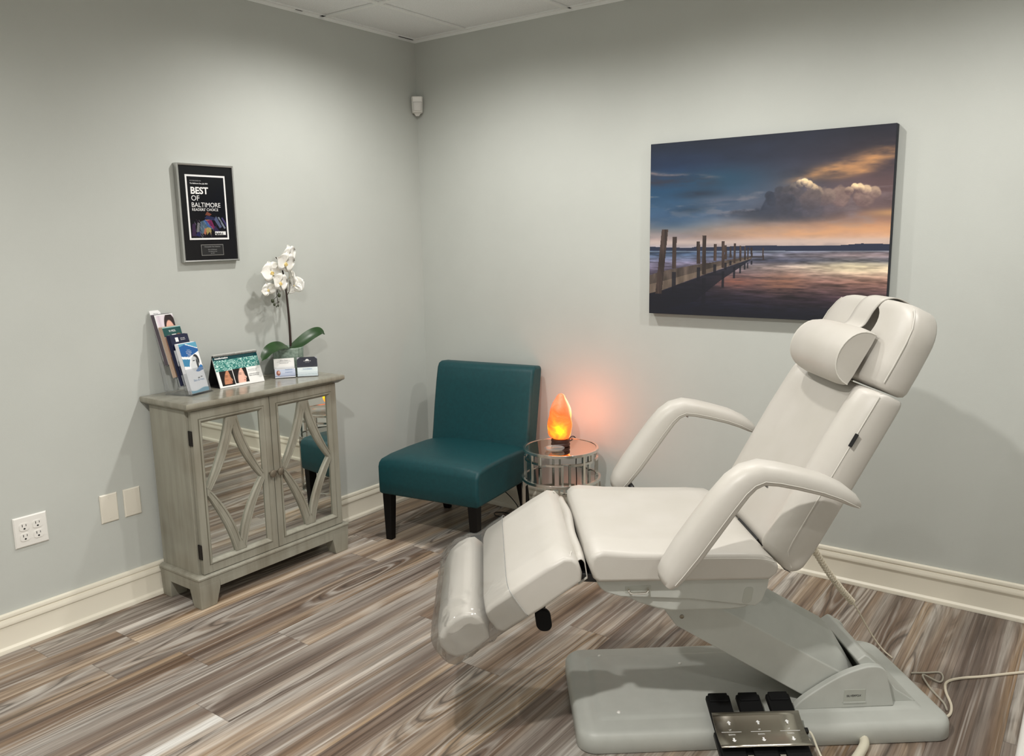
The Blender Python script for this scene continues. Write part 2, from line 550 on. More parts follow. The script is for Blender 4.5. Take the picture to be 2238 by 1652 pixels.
# raster drawing (pictures on paper and canvas)
class Pic:
    def __init__(s, nx, ny, col=(255, 255, 255)):
        s.a = np.zeros((ny, nx, 3)) + np.array(col, float)
        s.y, s.x = np.mgrid[0:ny, 0:nx]
        s.x = (s.x + 0.5) / nx
        s.y = (s.y + 0.5) / ny
        s.nx, s.ny = nx, ny
    def put(s, mask, col):
        mask = np.clip(mask, 0, 1)[..., None]
        s.a = s.a * (1 - mask) + np.array(col, float) * mask if not (isinstance(col, np.ndarray) and col.ndim == 3) else s.a * (1 - mask) + col * mask
        return s
    def rect(s, x0, y0, x1, y1, col):
        return s.put(((s.x >= x0) & (s.x <= x1) & (s.y >= y0) & (s.y <= y1)).astype(float), col)
    def ell(s, cx, cy, rx, ry, col, soft=0.15, rot=0.0):
        dx, dy = s.x - cx, s.y - cy
        c, q = math.cos(rot), math.sin(rot)
        d = np.sqrt(((dx * c + dy * q) / rx) ** 2 + ((-dx * q + dy * c) / ry) ** 2)
        return s.put((1 + soft - d) / max(soft, 1e-3) if soft else (d < 1).astype(float), col)
    def blob(s, cx, cy, rx, ry, col, k=1.0):
        d = ((s.x - cx) / rx) ** 2 + ((s.y - cy) / ry) ** 2
        return s.put(k * np.exp(-d), col)
    def poly(s, pts, col, k=1.0):
        ins = np.zeros(s.x.shape, bool)
        n = len(pts)
        for i in range(n):
            (xa, ya), (xb, yb) = pts[i], pts[(i + 1) % n]
            cond = ((ya > s.y) != (yb > s.y))
            with np.errstate(divide='ignore', invalid='ignore'):
                xi = (xb - xa) * (s.y - ya) / (yb - ya + 1e-12) + xa
            ins ^= cond & (s.x < xi)
        return s.put(ins.astype(float) * k, col)
def vnoise(x, y, seed):
    rs = np.random.RandomState(seed)
    g = rs.rand(64, 64)
    xi, yi = np.floor(x).astype(int), np.floor(y).astype(int)
    fx, fy = x - xi, y - yi
    fx, fy = fx * fx * (3 - 2 * fx), fy * fy * (3 - 2 * fy)
    q = lambda i, j: g[j % 64, i % 64]
    return (q(xi, yi) * (1 - fx) + q(xi + 1, yi) * fx) * (1 - fy) + (q(xi, yi + 1) * (1 - fx) + q(xi + 1, yi + 1) * fx) * fy
def fbm(x, y, seed, o=5):
    t, a, tot = 0, 1.0, 0
    for i in range(o):
        t = t + a * vnoise(x * 2 ** i, y * 2 ** i, seed + i)
        tot += a
        a *= 0.55
    return t / tot

# ------------------------------------------------------------------ setting
XR, YB = 4.2, -4.6                            # the walls beyond the frame
def struct(o):
    o['kind'] = 'structure'
    return o
struct(bx('floor', M_floor, None, -0.1, XR + 0.1, YB - 0.1, 0.1, -0.1, 0.0))
struct(bx('wall_left', M_wall, None, -0.1, 0.0, YB, 0.1, 0.0, HC + 0.1))
struct(bx('wall_right', M_wall, None, 0.0, XR, 0.0, 0.1, 0.0, HC + 0.1))
struct(bx('wall_back', M_wall2, None, 0.0, XR, YB - 0.1, YB, 0.0, HC + 0.1))
struct(bx('wall_side', M_wall2, None, XR, XR + 0.1, YB, 0.1, 0.0, HC + 0.1))
ce = struct(bx('ceiling', M_ceil, None, -0.1, XR + 0.1, YB - 0.1, 0.1, HC + 0.004, HC + 0.1))
b = MB()
x = 0.357
while x < XR:
    b.box(x - 0.012, x + 0.012, YB, -0.001, HC - 0.004, HC + 0.003)
    x += 0.6096
y = -0.622
while y > YB:
    b.box(0.001, XR, y - 0.012, y + 0.012, HC - 0.0045, HC + 0.003)
    y -= 0.6096
struct(b.build('trim_1', M_tbar, None, smooth=False))
b = MB()
b.box(0.0005, 0.020, YB, -0.0005, HC - 0.003, HC + 0.0035).box(0.0005, 0.0025, YB, -0.0005, HC - 0.016, HC - 0.002)
b.box(0.0205, XR, -0.020, -0.0005, HC - 0.003, HC + 0.0035).box(0.003, XR, -0.0025, -0.0005, HC - 0.016, HC - 0.002)
struct(b.build('trim_2', M_tbar, None, smooth=False))
b = MB()
b.box(0.003, 0.022, -0.655, -0.622, HC - 0.0035, HC - 0.0031)
b.box(0.003, 0.014, -0.13, -0.02, HC - 0.0035, HC - 0.0031)
b.box(0.003, 0.010, -0.80, -0.76, HC - 0.0035, HC - 0.0031)
b.box(0.955, 0.99, -0.022, -0.003, HC - 0.0035, HC - 0.0031)
struct(b.build('trim_3', M_gap, None, smooth=False))
# baseboards: flat board, cap moulding with a bead line, quarter round at the foot
BP = [(0.0005, 0.0005), (0.026, 0.0005), (0.026, 0.006), (0.0235, 0.014), (0.018, 0.019), (0.0155, 0.021), (0.0145, 0.024),
      (0.0145, 0.098), (0.0185, 0.099), (0.0195, 0.103), (0.0175, 0.112), (0.0150, 0.119), (0.0145, 0.1215), (0.011, 0.1225), (0.0105, 0.125),
      (0.0140, 0.1265), (0.0145, 0.132), (0.0125, 0.138), (0.006, 0.1405), (0.0005, 0.141)]
struct(MB().prism(BP, YB, -0.0005, lambda p, a: Vector((p[0], a, p[1]))).build('baseboard_left', M_trim, None, angle=28))
struct(MB().prism(BP, 0.026, XR, lambda p, a: Vector((a, -p[0], p[1]))).build('baseboard_right', M_trim, None, angle=28))

# ------------------------------------------------------------------ wall plates
def plate_body(parent, w_, h_, m, name='cover_plate'):
    prof = [(0, 0.0), (0, 0.003), (0.004, 0.0062), (0.007, 0.0065)]
    rings = [[Vector((sx * (w_ / 2 - i), -d, h_ / 2 + sz * (h_ / 2 - i))) for sx, sz in ((-1, -1), (1, -1), (1, 1), (-1, 1))] for i, d in prof]
    return MB().loft(rings).build(name, m, parent, angle=30)
o = tag(empty('wall_outlet', (0.0006, -2.2294 + 0.058, 0.365), 90), 'white two-gang wall outlet with four sockets low on the wall', 'outlet')
plate_body(o, 0.1165, 0.1145, M_white_pl)
for cx in (-0.023, 0.023):
    for cz in (0.0765, 0.038):
        ring = []
        for k in range(24):
            a = 2 * math.pi * k / 24
            ring.append((max(-0.0165, min(0.0165, 0.0195 * math.cos(a))), max(-0.0142, min(0.0142, 0.0165 * math.sin(a)))))
        rc = MB().prism(ring, -0.0060, -0.0085, lambda p, a: Vector((cx + p[0], a, cz + p[1]))).build('receptacle', M_white_pl, o)
        sl = MB().box(cx - 0.0075, cx - 0.0052, -0.0088, -0.0084, cz + 0.001, cz + 0.010)
        sl.box(cx + 0.0055, cx + 0.0075, -0.0088, -0.0084, cz + 0.002, cz + 0.0095)
        sl.prism([(0.0036 * math.cos(t), max(-0.0025, 0.0036 * math.sin(t))) for t in [k * math.pi / 6 for k in range(12)]], -0.0084, -0.0088, lambda p, a: Vector((cx + p[0], a, cz - 0.0072 + p[1])))
        sl.build('slots', M_slot, rc)
for yc, lab in ((-1.9137 + 0.035, 'blank ivory wall plate, the left one nearer the outlet'), (-1.8183 + 0.035, 'blank ivory wall plate, the right one nearer the cabinet')):
    o = tag(empty('blank_wall_plate', (0.0006, yc, 0.365), 90), lab, 'wall plate', 'blank wall plates beside the cabinet')
    plate_body(o, 0.070, 0.1145, M_ivory_pl)
    for z in (0.0155, 0.099):
        MB().prism([(0.003 * math.cos(k * math.pi / 5), 0.003 * math.sin(k * math.pi / 5)) for k in range(10)], -0.006, -0.0075, lambda p, a: Vector((p[0], a, z + p[1]))).build('screw', M_ivory_pl, o)

# ------------------------------------------------------------------ accent cabinet
cab = tag(empty('accent_cabinet', (0.0, -1.313, 0.0), 90), 'gray-washed wooden accent cabinet with two mirrored lattice doors', 'cabinet')
BK = -0.030                                    # back of the cabinet clears the baseboard
HW = 0.378
def frame_top():
    rings = []
    for ins, z in ((0.022, 0.808), (0.016, 0.812), (0.008, 0.818), (0.003, 0.8205), (0.0, 0.824), (0.0, 0.838), (0.003, 0.842)):
        rings.append([Vector((sx * (0.399 - ins), y_, z)) for sx, y_ in ((-1, -0.331 + ins), (1, -0.331 + ins), (1, -0.004), (-1, -0.004))])
    return MB().loft(rings)
M_cab_top = M_cab.copy()
M_cab_top.name = 'gray_washed_wood_satin_top'
M_cab_top.node_tree.nodes['Principled BSDF'].inputs['Roughness'].default_value = 0.2
frame_top().build('top', M_cab_top, cab, angle=50)
b = MB().box(-HW, HW, -0.280, BK, 0.118, 0.8085)
b.build('body', M_cab, cab, bevel=0.002)
# base: moulding + apron + bracket feet
b = MB()
rings = []
for ins, z in ((0.0, 0.100), (0.0, 0.121), (-0.004, 0.124), (-0.004, 0.130), (0.004, 0.137), (0.010, 0.139)):
    rings.append([Vector((sx * (0.394 + -ins), y_, z)) for sx, y_ in ((-1, -0.305 + ins), (1, -0.305 + ins), (1, BK + 0.001), (-1, BK + 0.001))])
b.loft(rings)
b.build('base_moulding', M_cab, cab, angle=30)
b = MB()
FRONT = [(-0.394, 0.100), (-0.394, 0.0), (-0.318, 0.0), (-0.300, 0.066), (-0.29, 0.075), (0.29, 0.075), (0.300, 0.066), (0.318, 0.0), (0.394, 0.0), (0.394, 0.100)]
def leg_wedge(sx, front):
    # tapered bracket foot wrapping a corner
    y0, y1 = (-0.305, -0.235) if front else (BK + 0.001 - 0.07, BK + 0.001)
    xa, xb = sx * 0.394, sx * 0.300
    xc = sx * 0.318
    xo = sx * 0.390
    yo = y0 + 0.004 if front else y0 + 0.014
    yi = y1 - 0.014 if front else y1
    top = [Vector((xa, y0, 0.1)), Vector((xb, y0, 0.1)), Vector((xb, y1, 0.1)), Vector((xa, y1, 0.1))]
    mid = [Vector((xa, y0, 0.07)), Vector((xb, y0, 0.07)), Vector((xb, y1, 0.07)), Vector((xa, y1, 0.07))]
    bot = [Vector((xo, yo, 0.0)), Vector((xc, yo, 0.0)), Vector((xc, yi, 0.0)), Vector((xo, yi, 0.0))]
    return MB().loft([bot, mid, top])
for sx in (-1, 1):
    for frn in (True, False):
        leg_wedge(sx, frn).build('foot', M_cab, cab, bevel=0.0025)
b = MB().box(-0.300, 0.300, -0.305, -0.287, 0.074, 0.1)
b.box(-0.394, -0.376, -0.236, BK - 0.068, 0.074, 0.1).box(0.376, 0.394, -0.236, BK - 0.068, 0.074, 0.1)
b.build('apron', M_cab, cab, bevel=0.0015)
def bez(p0, p1, p2, n=14):
    return [(p0[0] * (1 - t) ** 2 + 2 * p1[0] * t * (1 - t) + p2[0] * t * t, p0[1] * (1 - t) ** 2 + 2 * p1[1] * t * (1 - t) + p2[1] * t * t) for t in [k / n for k in range(n + 1)]]
def door(x0, x1, knob_x, hinge_x):
    z0, z1 = 0.1405, 0.8055
    st, rl = 0.040, 0.044
    yf, yb = -0.302, -0.281
    d = MB().box(x0, x0 + st, yf, yb, z0, z1).box(x1 - st, x1, yf, yb, z0, z1)
    d.box(x0 + st, x1 - st, yf, yb, z0, z0 + rl).box(x0 + st, x1 - st, yf, yb, z1 - rl, z1)
    d = d.build('door', M_cab, cab, bevel=0.0012)
    ix0, ix1, iz0, iz1 = x0 + st, x1 - st, z0 + rl, z1 - rl
    # moulding bead round the opening
    b = MB()
    q = lambda e, yy: [Vector((ix0 + e, yy, iz0 + e)), Vector((ix1 - e, yy, iz0 + e)), Vector((ix1 - e, yy, iz1 - e)), Vector((ix0 + e, yy, iz1 - e))]
    b.loft([q(-0.009, -0.3015), q(-0.008, -0.3055), q(-0.003, -0.3062), q(0.0, -0.3035), q(0.005, -0.2955), q(0.008, -0.2930), q(0.008, -0.289)], caps=False)
    b.build('moulding', M_cab, d, angle=25)
    b = MB()
    b.loft([q(-0.0115, -0.3018), q(-0.0115, -0.3026), q(-0.0088, -0.3026), q(-0.0088, -0.3018)], caps=False, closed=True)
    b.build('dark_line', M_cab_edge, d)
    bx('mirror', M_mirror, d, ix0 - 0.004, ix1 + 0.004, -0.2885, -0.284, iz0 - 0.004, iz1 + 0.004)
    # lattice: four inward-bowed bars making a concave diamond
    cx, cz = (ix0 + ix1) / 2, (iz0 + iz1) / 2
    hw_, hh = (ix1 - ix0) / 2 - 0.006, (iz1 - iz0) / 2 - 0.006
    b = MB()
    g = MB()
    for sx in (-1, 1):
        for sz in (-1, 1):
            inner = bez((0.0, hh - 0.052), (0.030, 0.110), (hw_ - 0.018, 0.0))
            outer = bez((0.026, hh), (0.050, 0.165), (hw_, 0.016))
            inner = [(0.0, hh - 0.050)] + inner[1:]
            rings = []
            n = len(inner)
            for (a, o_) in zip(inner, outer):
                pa, po = Vector((a[0], 0, a[1])), Vector((o_[0], 0, o_[1]))
                def at(t, yy):
                    p = pa.lerp(po, t)
                    return Vector((cx + sx * p.x, yy, cz + sz * p.z))
                rings.append([at(0, -0.289), at(0, -0.296), at(0.10, -0.3005), at(0.24, -0.3005), at(0.30, -0.2985), at(0.70, -0.2985), at(0.76, -0.3005), at(0.90, -0.3005), at(1, -0.296), at(1, -0.289)])
            b.loft(rings)
            for t0 in (0.27, 0.73):
                g.tube([Vector((cx + sx * (a[0] + (o_[0] - a[0]) * t0), -0.2986, cz + sz * (a[1] + (o_[1] - a[1]) * t0))) for a, o_ in zip(inner, outer)], 0.0011, 6)
    # solid tips at the four points
    for sz in (-1, 1):
        b.prism([(0.0, hh - 0.052), (0.026, hh), (-0.026, hh)], -0.289, -0.2985, lambda p, a: Vector((cx + p[0], a, cz + sz * p[1])))
    for sx in (-1, 1):
        b.prism([(hw_ - 0.018, 0.0), (hw_, 0.018), (hw_, -0.018)], -0.289, -0.2985, lambda p, a: Vector((cx + sx * p[0], a, cz + p[1])))
    b.build('lattice', M_cab, d, angle=30)
    g.build('lattice_groove', M_cab_edge, d)
    kb = MB()
    prof = [(0.008, 0.0), (0.0065, 0.003), (0.006, 0.010), (0.010, 0.014), (0.0155, 0.0165), (0.0168, 0.020), (0.0158, 0.024), (0.011, 0.0265), (0.004, 0.0275)]
    kb.loft([[Vector((knob_x + r * math.cos(k * math.pi / 10), -0.302 - z, 0.478 + r * math.sin(k * math.pi / 10))) for k in range(20)] for r, z in prof])
    kb.build('knob', M_bronze, d)
    return d
door(-0.366, -0.0015, -0.012 - 0.008, -1)
door(0.0015, 0.366, 0.012 + 0.008, 1)
for z in (0.235, 0.700):
    for sx in (-1,):
        b = MB().box(sx * 0.3665 - 0.0045 if sx < 0 else sx * 0.3665, sx * 0.3665 if sx < 0 else sx * 0.3665 + 0.0045, -0.304, -0.2805, z - 0.030, z + 0.030)
        b.build('hinge', M_hinge, cab, bevel=0.001)

# ------------------------------------------------------------------ award plaque
pw, ph = 0.268, 0.402
pq = tag(empty('award_plaque', (0.0006, -1.342, 1.368), 90), 'black award plaque in a silver frame hanging above the cabinet', 'plaque')
b = MB()
q = lambda e, yy: [Vector((-pw / 2 + e, yy, e)), Vector((pw / 2 - e, yy, e)), Vector((pw / 2 - e, yy, ph - e)), Vector((-pw / 2 + e, yy, ph - e))]
b.loft([q(0, 0), q(0, -0.024), q(0.003, -0.0265), q(0.0075, -0.025), q(0.0085, -0.021), q(0.0085, -0.010)], caps=False)
b.build('frame', M_silver, pq, angle=25)
bx('backing_board', mat('black_gloss_board', (10, 12, 16), 0.25), pq, -pw / 2 + 0.006, pw / 2 - 0.006, -0.018, -0.002, 0.006, ph - 0.006)
# inner picture with white border
ix0, ix1, iz0, iz1 = -0.0965, 0.0915, 0.092, 0.358
bx('white_border', M_paper, pq, ix0, ix1, -0.0194, -0.0182, iz0, iz1)
P = Pic(120, 170, (10, 12, 18))
rs = np.random.RandomState(3)
P.a += (fbm(P.x * 5, P.y * 6, 5)[..., None] - 0.5) * np.array([6, 8, 14])
for pts, c in (([(0.02, 0.97), (0.05, 0.78), (0.14, 0.75), (0.13, 0.97)], (58, 40, 70)), ([(0.15, 0.9), (0.2, 0.74), (0.26, 0.76), (0.22, 0.92)], (120, 122, 124)),
               ([(0.24, 0.92), (0.28, 0.73), (0.38, 0.71), (0.60, 0.84), (0.42, 0.86), (0.33, 0.93)], (84, 110, 128)),
               ([(0.36, 0.72), (0.42, 0.69), (0.55, 0.80), (0.6, 0.86), (0.5, 0.84)], (60, 92, 150)),
               ([(0.44, 0.71), (0.58, 0.70), (0.66, 0.82), (0.68, 0.90), (0.56, 0.82)], (124, 40, 84)),
               ([(0.42, 0.70), (0.6, 0.695), (0.6, 0.705), (0.42, 0.712)], (196, 130, 90)),
               ([(0.4, 0.86), (0.46, 0.82), (0.56, 0.84), (0.55, 0.95), (0.5, 0.9), (0.44, 0.95)], (168, 150, 90)),
               ([(0.34, 0.93), (0.38, 0.84), (0.43, 0.84), (0.40, 0.95)], (180, 112, 84)),
               ([(0.42, 0.62), (0.48, 0.565), (0.60, 0.61), (0.54, 0.635)], (128, 74, 58)),
               ([(0.40, 0.67), (0.46, 0.63), (0.68, 0.66), (0.66, 0.71), (0.48, 0.70)], (44, 48, 84)),
               ([(0.66, 0.70), (0.72, 0.64), (0.86, 0.82), (0.80, 0.84)], (88, 98, 130)), ([(0.76, 0.66), (0.80, 0.65), (0.97, 0.84), (0.92, 0.85)], (128, 136, 150)),
               ([(0.86, 0.67), (0.90, 0.66), (0.99, 0.76), (0.99, 0.82)], (76, 70, 120)), ([(0.12, 0.96), (0.18, 0.90), (0.28, 0.90), (0.24, 0.98)], (40, 44, 92)),
               ([(0.62, 0.86), (0.68, 0.80), (0.80, 0.90), (0.7, 0.92)], (50, 44, 78))):
    P.poly(pts, c, 0.92)
for i in range(60):
    a, c0 = rs.rand(), rs.rand()
    x0, y0 = 0.05 + 0.9 * a, 0.68 + 0.28 * rs.rand()
    P.poly([(x0, y0), (x0 + 0.012, y0), (x0 + 0.05, y0 + 0.05), (x0 + 0.04, y0 + 0.05)], [(30, 34, 70), (170, 170, 180), (96, 60, 96), (20, 22, 34)][i % 4], 0.5)
P.rect(0.66, 0.895, 0.955, 0.955, (236, 236, 236))
pin = 0.0075
pr = raster('picture', P.a, ix1 - ix0 - 2 * pin, iz1 - iz0 - 2 * pin, pq, fr((ix0 + pin, -0.0197, iz0 + pin)), M_print_g)
TX = lambda x, z, yy=-0.0199: fr((x, yy, z))
lx = ix0 + pin + 0.012
text('AS PUBLISHED IN', 0.0068, M_inkg, pq, TX(lx, 0.3315))
text('The Baltimore Sun, July 2021', 0.0072, M_inkw, pq, TX(lx, 0.3205), bold=0.0001)
text('BEST', 0.0385, M_inkw, pq, TX(lx, 0.281), xs=1.02, bold=0.0011)
text('OF', 0.0305, M_inkw, pq, TX(lx + 0.001, 0.253))
text('BALTIMORE', 0.0270, M_inkw, pq, TX(lx, 0.2265), xs=0.97)
text("READERS' CHOICE", 0.0155, M_inkw, pq, TX(lx + 0.001, 0.211), xs=0.97)
text('2021', 0.0200, M_ink, pq, TX(ix1 - pin - 0.058, 0.1065, -0.0200), bold=0.0008)
nx0, nx1 = -0.047, 0.060
np_ = bx('nameplate', M_silver, pq, nx0, nx1, -0.0190, -0.0180, 0.026, 0.072)
bx('nameplate_face', M_ink, np_, nx0 + 0.0025, nx1 - 0.0025, -0.0194, -0.0189, 0.0285, 0.0695)
for i, (tx, sz, z) in enumerate((('Chesapeake Vein Solutions', 0.0070, 0.0605), ('Best of Baltimore', 0.0060, 0.0490), ('The Baltimore Sun', 0.0056, 0.0410), ('July 2021', 0.0052, 0.0335))):
    text(tx, sz, M_inkg, np_, TX((nx0 + nx1) / 2, z, -0.0196), align='CENTER')

# ------------------------------------------------------------------ motion detector in the corner
md = tag(empty('motion_detector', (0.031, -0.031, 2.085), 45), 'small white motion detector mounted high in the room corner', 'sensor')
b = MB()
def mdring(z, hw, fy):
    return [Vector((-hw, 0.012, z)), Vector((-hw, fy + 0.012, z)), Vector((-hw + 0.008, fy, z)), Vector((hw - 0.008, fy, z)), Vector((hw, fy + 0.012, z)), Vector((hw, 0.012, z))]
b.loft([mdring(0.026, 0.025, -0.022), mdring(0.030, 0.028, -0.030), mdring(0.106, 0.031, -0.036), mdring(0.110, 0.029, -0.030)])
b.build('housing', M_white_pl, md, bevel=0.0015)
MB().grid(lambda a, c: Vector(((a - 0.5) * (0.042 + 0.004 * c), -0.0310 - 0.0045 * c - 0.004 * (1 - (2 * a - 1) ** 2), 0.034 + 0.046 * c)), 8, 6).build('lens', mat('detector_lens', (214, 212, 208), 0.5), md, solid=0.0015)
b = MB().loft([[Vector((-0.018, 0.012, 0.026)), Vector((-0.018, -0.012, 0.026)), Vector((0.018, -0.012, 0.026)), Vector((0.018, 0.012, 0.026))],
               [Vector((-0.009, 0.018, 0.013)), Vector((-0.009, 0.002, 0.013)), Vector((0.009, 0.002, 0.013)), Vector((0.009, 0.018, 0.013))]])
b.build('bracket', M_white_pl, md)

# ------------------------------------------------------------------ canvas print (jetty at dusk)
def jetty():
    P = Pic(520, 386)
    x, y = P.x, P.y
    hz = 0.604 + 0.012 * x
    # sky
    stops = np.array([0, 0.12, 0.28, 0.42, 0.50, 0.56, 0.61])
    L_ = np.array([(38, 50, 72), (34, 54, 82), (42, 82, 112), (78, 104, 132), (140, 138, 140), (176, 158, 156), (176, 172, 182)], float)
    R_ = np.array([(44, 46, 60), (66, 60, 70), (108, 90, 94), (116, 98, 100), (178, 140, 116), (196, 162, 140), (190, 176, 172)], float)
    yy = np.clip(y, 0, 0.61)
    c = np.zeros(P.a.shape)
    for k in range(3):
        l, r = np.interp(yy, stops, L_[:, k]), np.interp(yy, stops, R_[:, k])
        t = np.clip((x - 0.15) / 0.75, 0, 1)
        c[..., k] = l * (1 - t) + r * t
    P.a = c
    n = fbm(x * 4, y * 9, 11, 6)
    n2 = fbm(x * 7 + 3, y * 22, 21, 5)
    P.a *= (0.80 + 0.42 * n)[..., None]
    P.put(np.clip((n2 - 0.55) * 3, 0, 0.5) * (y > 0.3) * (y < 0.6), (150, 142, 146))
    P.blob(0.33, 0.22, 0.16, 0.06, (44, 88, 112), 0.7)
    P.blob(0.10, 0.45, 0.15, 0.05, (60, 92, 124), 0.6)
    # wispy clouds left
    sx_ = np.clip((0.36 - x) * 6, 0, 1)
    nn = fbm(x * 10 + 5, y * 40, 81, 5)
    P.put(np.exp(-((y - (0.200 + 0.11 * x + 0.02 * (n - 0.5))) / 0.030) ** 2) * sx_ * np.clip(nn * 2.0 - 0.35, 0, 1) * 0.95, (70, 60, 72))
    P.put(np.exp(-((y - (0.160 + 0.15 * x + 0.03 * (n - 0.5))) / 0.010) ** 2) * sx_ * np.clip(nn * 2.4 - 0.8, 0, 0.8), (150, 134, 134))
    P.put(np.exp(-((y - 0.30 + 0.03 * (x - 0.2)) / 0.020) ** 2) * np.exp(-((x - 0.22) / 0.10) ** 2) * 0.8 * np.clip(nn * 1.8, 0, 1), (48, 60, 78))
    P.put(np.exp(-((y - 0.34 - 0.02 * x) / 0.03) ** 2) * np.exp(-((x - 0.33) / 0.12) ** 2) * np.clip(nn * 1.6 - 0.2, 0, 0.6), (122, 122, 136))
    P.put(np.exp(-((y - 0.385) / 0.022) ** 2) * np.exp(-((x - 0.20) / 0.08) ** 2) * 0.7 * np.clip(nn * 1.6, 0, 1), (46, 70, 92))
    # sun-lit orange cloud streaks, upper right
    for cx, cy, rx, ry, k in ((0.92, 0.165, 0.13, 0.035, 0.9), (0.78, 0.205, 0.12, 0.032, 0.85), (0.88, 0.225, 0.10, 0.022, 0.8), (0.70, 0.235, 0.07, 0.018, 0.6), (0.97, 0.12, 0.09, 0.03, 0.5)):
        d = np.exp(-(((x - cx) / rx) ** 2 + ((y - cy - 0.25 * (cx - x)) / ry) ** 2))
        P.put(d * k * np.clip(n2 * 2.2 - 0.45, 0, 1), (222, 170, 118))
    P.put(np.exp(-((y - 0.30) / 0.05) ** 2) * np.clip((x - 0.72) * 4, 0, 1) * 0.5, (112, 90, 92))
    # horizon glow
    g = np.exp(-((y - 0.525) / 0.035) ** 2) * np.clip((x - 0.2) * 2.2, 0, 1)
    P.put(g * np.clip(n2 * 2.2 - 0.4, 0.1, 1) * 0.8, (220, 172, 132))
    P.put(np.exp(-((y - 0.575) / 0.018) ** 2) * 0.7, (206, 190, 184))
    # big dark cumulus
    e = 0.030 * (fbm(x * 14, y * 14, 31, 5) - 0.5) * 2
    top = np.interp(x, [0.30, 0.40, 0.45, 0.50, 0.53, 0.58, 0.62, 0.66, 0.70, 0.73, 0.80, 0.86, 0.92, 1.0], [0.43, 0.40, 0.395, 0.37, 0.305, 0.29, 0.275, 0.238, 0.25, 0.295, 0.315, 0.288, 0.315, 0.33]) + e
    bot = np.interp(x, [0.30, 0.5, 0.7, 0.85, 1.0], [0.44, 0.47, 0.49, 0.46, 0.42])
    m = np.clip((y - top) * 60, 0, 1) * np.clip((bot - y) * 14, 0, 1)
    cc = np.zeros(P.a.shape)
    t = np.clip((x - 0.5) / 0.35, 0, 1)
    for k, (a, b_) in enumerate(((54, 124), (62, 108), (78, 112))):
        cc[..., k] = (a * (1 - t) + b_ * t) * (0.62 + 0.85 * fbm(x * 11, y * 15, 41, 5))
    P.put(m * (0.93 - 0.45 * np.clip((x - 0.66) / 0.25, 0, 1)), cc)
    for cx, cy, rx, ry, k in ((0.664, 0.258, 0.016, 0.014, 0.9), (0.684, 0.268, 0.014, 0.010, 0.7), (0.71, 0.288, 0.016, 0.008, 0.7), (0.765, 0.355, 0.015, 0.006, 0.6), (0.80, 0.31, 0.03, 0.005, 0.5)):
        d = np.exp(-(((x - cx) / rx) ** 2 + ((y - cy) / ry) ** 2))
        P.put(d * k * np.clip((y - top) * 80 + 0.7, 0, 1), (240, 214, 178))
    bil = fbm(x * 34, y * 34, 91, 4)
    wob = 0.35 * (fbm(x * 26, y * 26, 95, 4) - 0.5)
    for cx, cy, r, br in ((0.90, 0.345, 0.045, 0.25), (0.81, 0.345, 0.045, 0.2), (0.76, 0.345, 0.04, 0.25), (0.935, 0.333, 0.026, 0.45), (0.905, 0.320, 0.022, 0.7), (0.880, 0.308, 0.020, 0.9), (0.862, 0.300, 0.016, 1.0), (0.845, 0.318, 0.020, 0.5),
                          (0.55, 0.345, 0.034, 0.0), (0.535, 0.325, 0.022, 0.0), (0.575, 0.315, 0.028, 0.05), (0.61, 0.318, 0.034, 0.1), (0.72, 0.325, 0.030, 0.4), (0.705, 0.298, 0.022, 0.75), (0.635, 0.290, 0.024, 0.3),
                          (0.690, 0.278, 0.018, 0.9), (0.655, 0.270, 0.020, 0.9), (0.672, 0.262, 0.018, 1.0), (0.645, 0.345, 0.045, 0.05), (0.70, 0.36, 0.045, 0.1), (0.60, 0.37, 0.045, 0.0)):
        dx, dy = (x - cx) / r, (y - cy) * 0.742 / r
        d = np.sqrt(dx * dx + dy * dy) + wob * 1.6
        mm = np.clip((1.0 - d) * 5, 0, 1) * np.clip((0.46 - y) * 20, 0, 1)
        tt_ = np.clip((cx - 0.52) / 0.3, 0, 1)
        base_ = np.array([58, 66, 82], float) * (1 - tt_) + np.array([128, 108, 108], float) * tt_
        lit = np.clip(0.55 - dy * 0.75 + dx * 0.25 + (bil - 0.5) * 0.9, 0, 1) * br
        col = base_ * (0.86 + 0.3 * bil[..., None]) * (1 - lit[..., None]) + np.array([252, 226, 186], float) * lit[..., None]
        P.put(mm * (0.92 if br < 0.3 else 0.95), col)
    P.put(np.clip((y - 0.34) / 0.06, 0, 1) * np.clip((0.475 - y) / 0.03, 0, 1) * np.clip((x - 0.46) * 12, 0, 1) * np.clip((0.82 - x) * 6, 0, 1) * 0.55 * np.clip(bil * 1.8, 0, 1), (74, 78, 92))
    P.put(np.exp(-((y - 0.435) / 0.02) ** 2) * np.clip((x - 0.86) * 8, 0, 1) * 0.7, (206, 164, 118))
    # far hills
    ht = 0.598 + 0.006 * np.sin(x * 9) - np.interp(x, [0, 0.2, 0.23, 0.26, 0.6, 0.8, 0.9, 1.0], [0.0, 0.0, 0.008, 0.0, 0.0, 0.010, 0.022, 0.016]) + 0.008 * x
    P.put(((y > ht) & (y < 0.63)).astype(float), (52, 60, 84))
    # water
    wm = (y > 0.622 + 0.006 * x)
    s = 0.55 * fbm(x * 6, y * 62, 51, 5) + 0.45 * fbm(x * 22, y * 120, 57, 3)
    d = np.clip((y - 0.62) / 0.38, 0, 1)
    lw_ = np.array([np.interp(d, [0, 0.08, 0.2, 0.45, 0.75, 1], q_) for q_ in ([60, 96, 120, 70, 26, 18], [84, 112, 116, 62, 28, 26], [118, 138, 136, 76, 44, 50])])
    rw_ = np.array([np.interp(d, [0, 0.08, 0.16, 0.24, 0.45, 0.7, 1], q_) for q_ in ([120, 150, 70, 214, 150, 76, 26], [116, 136, 74, 196, 118, 60, 28], [130, 140, 92, 176, 108, 70, 46])])
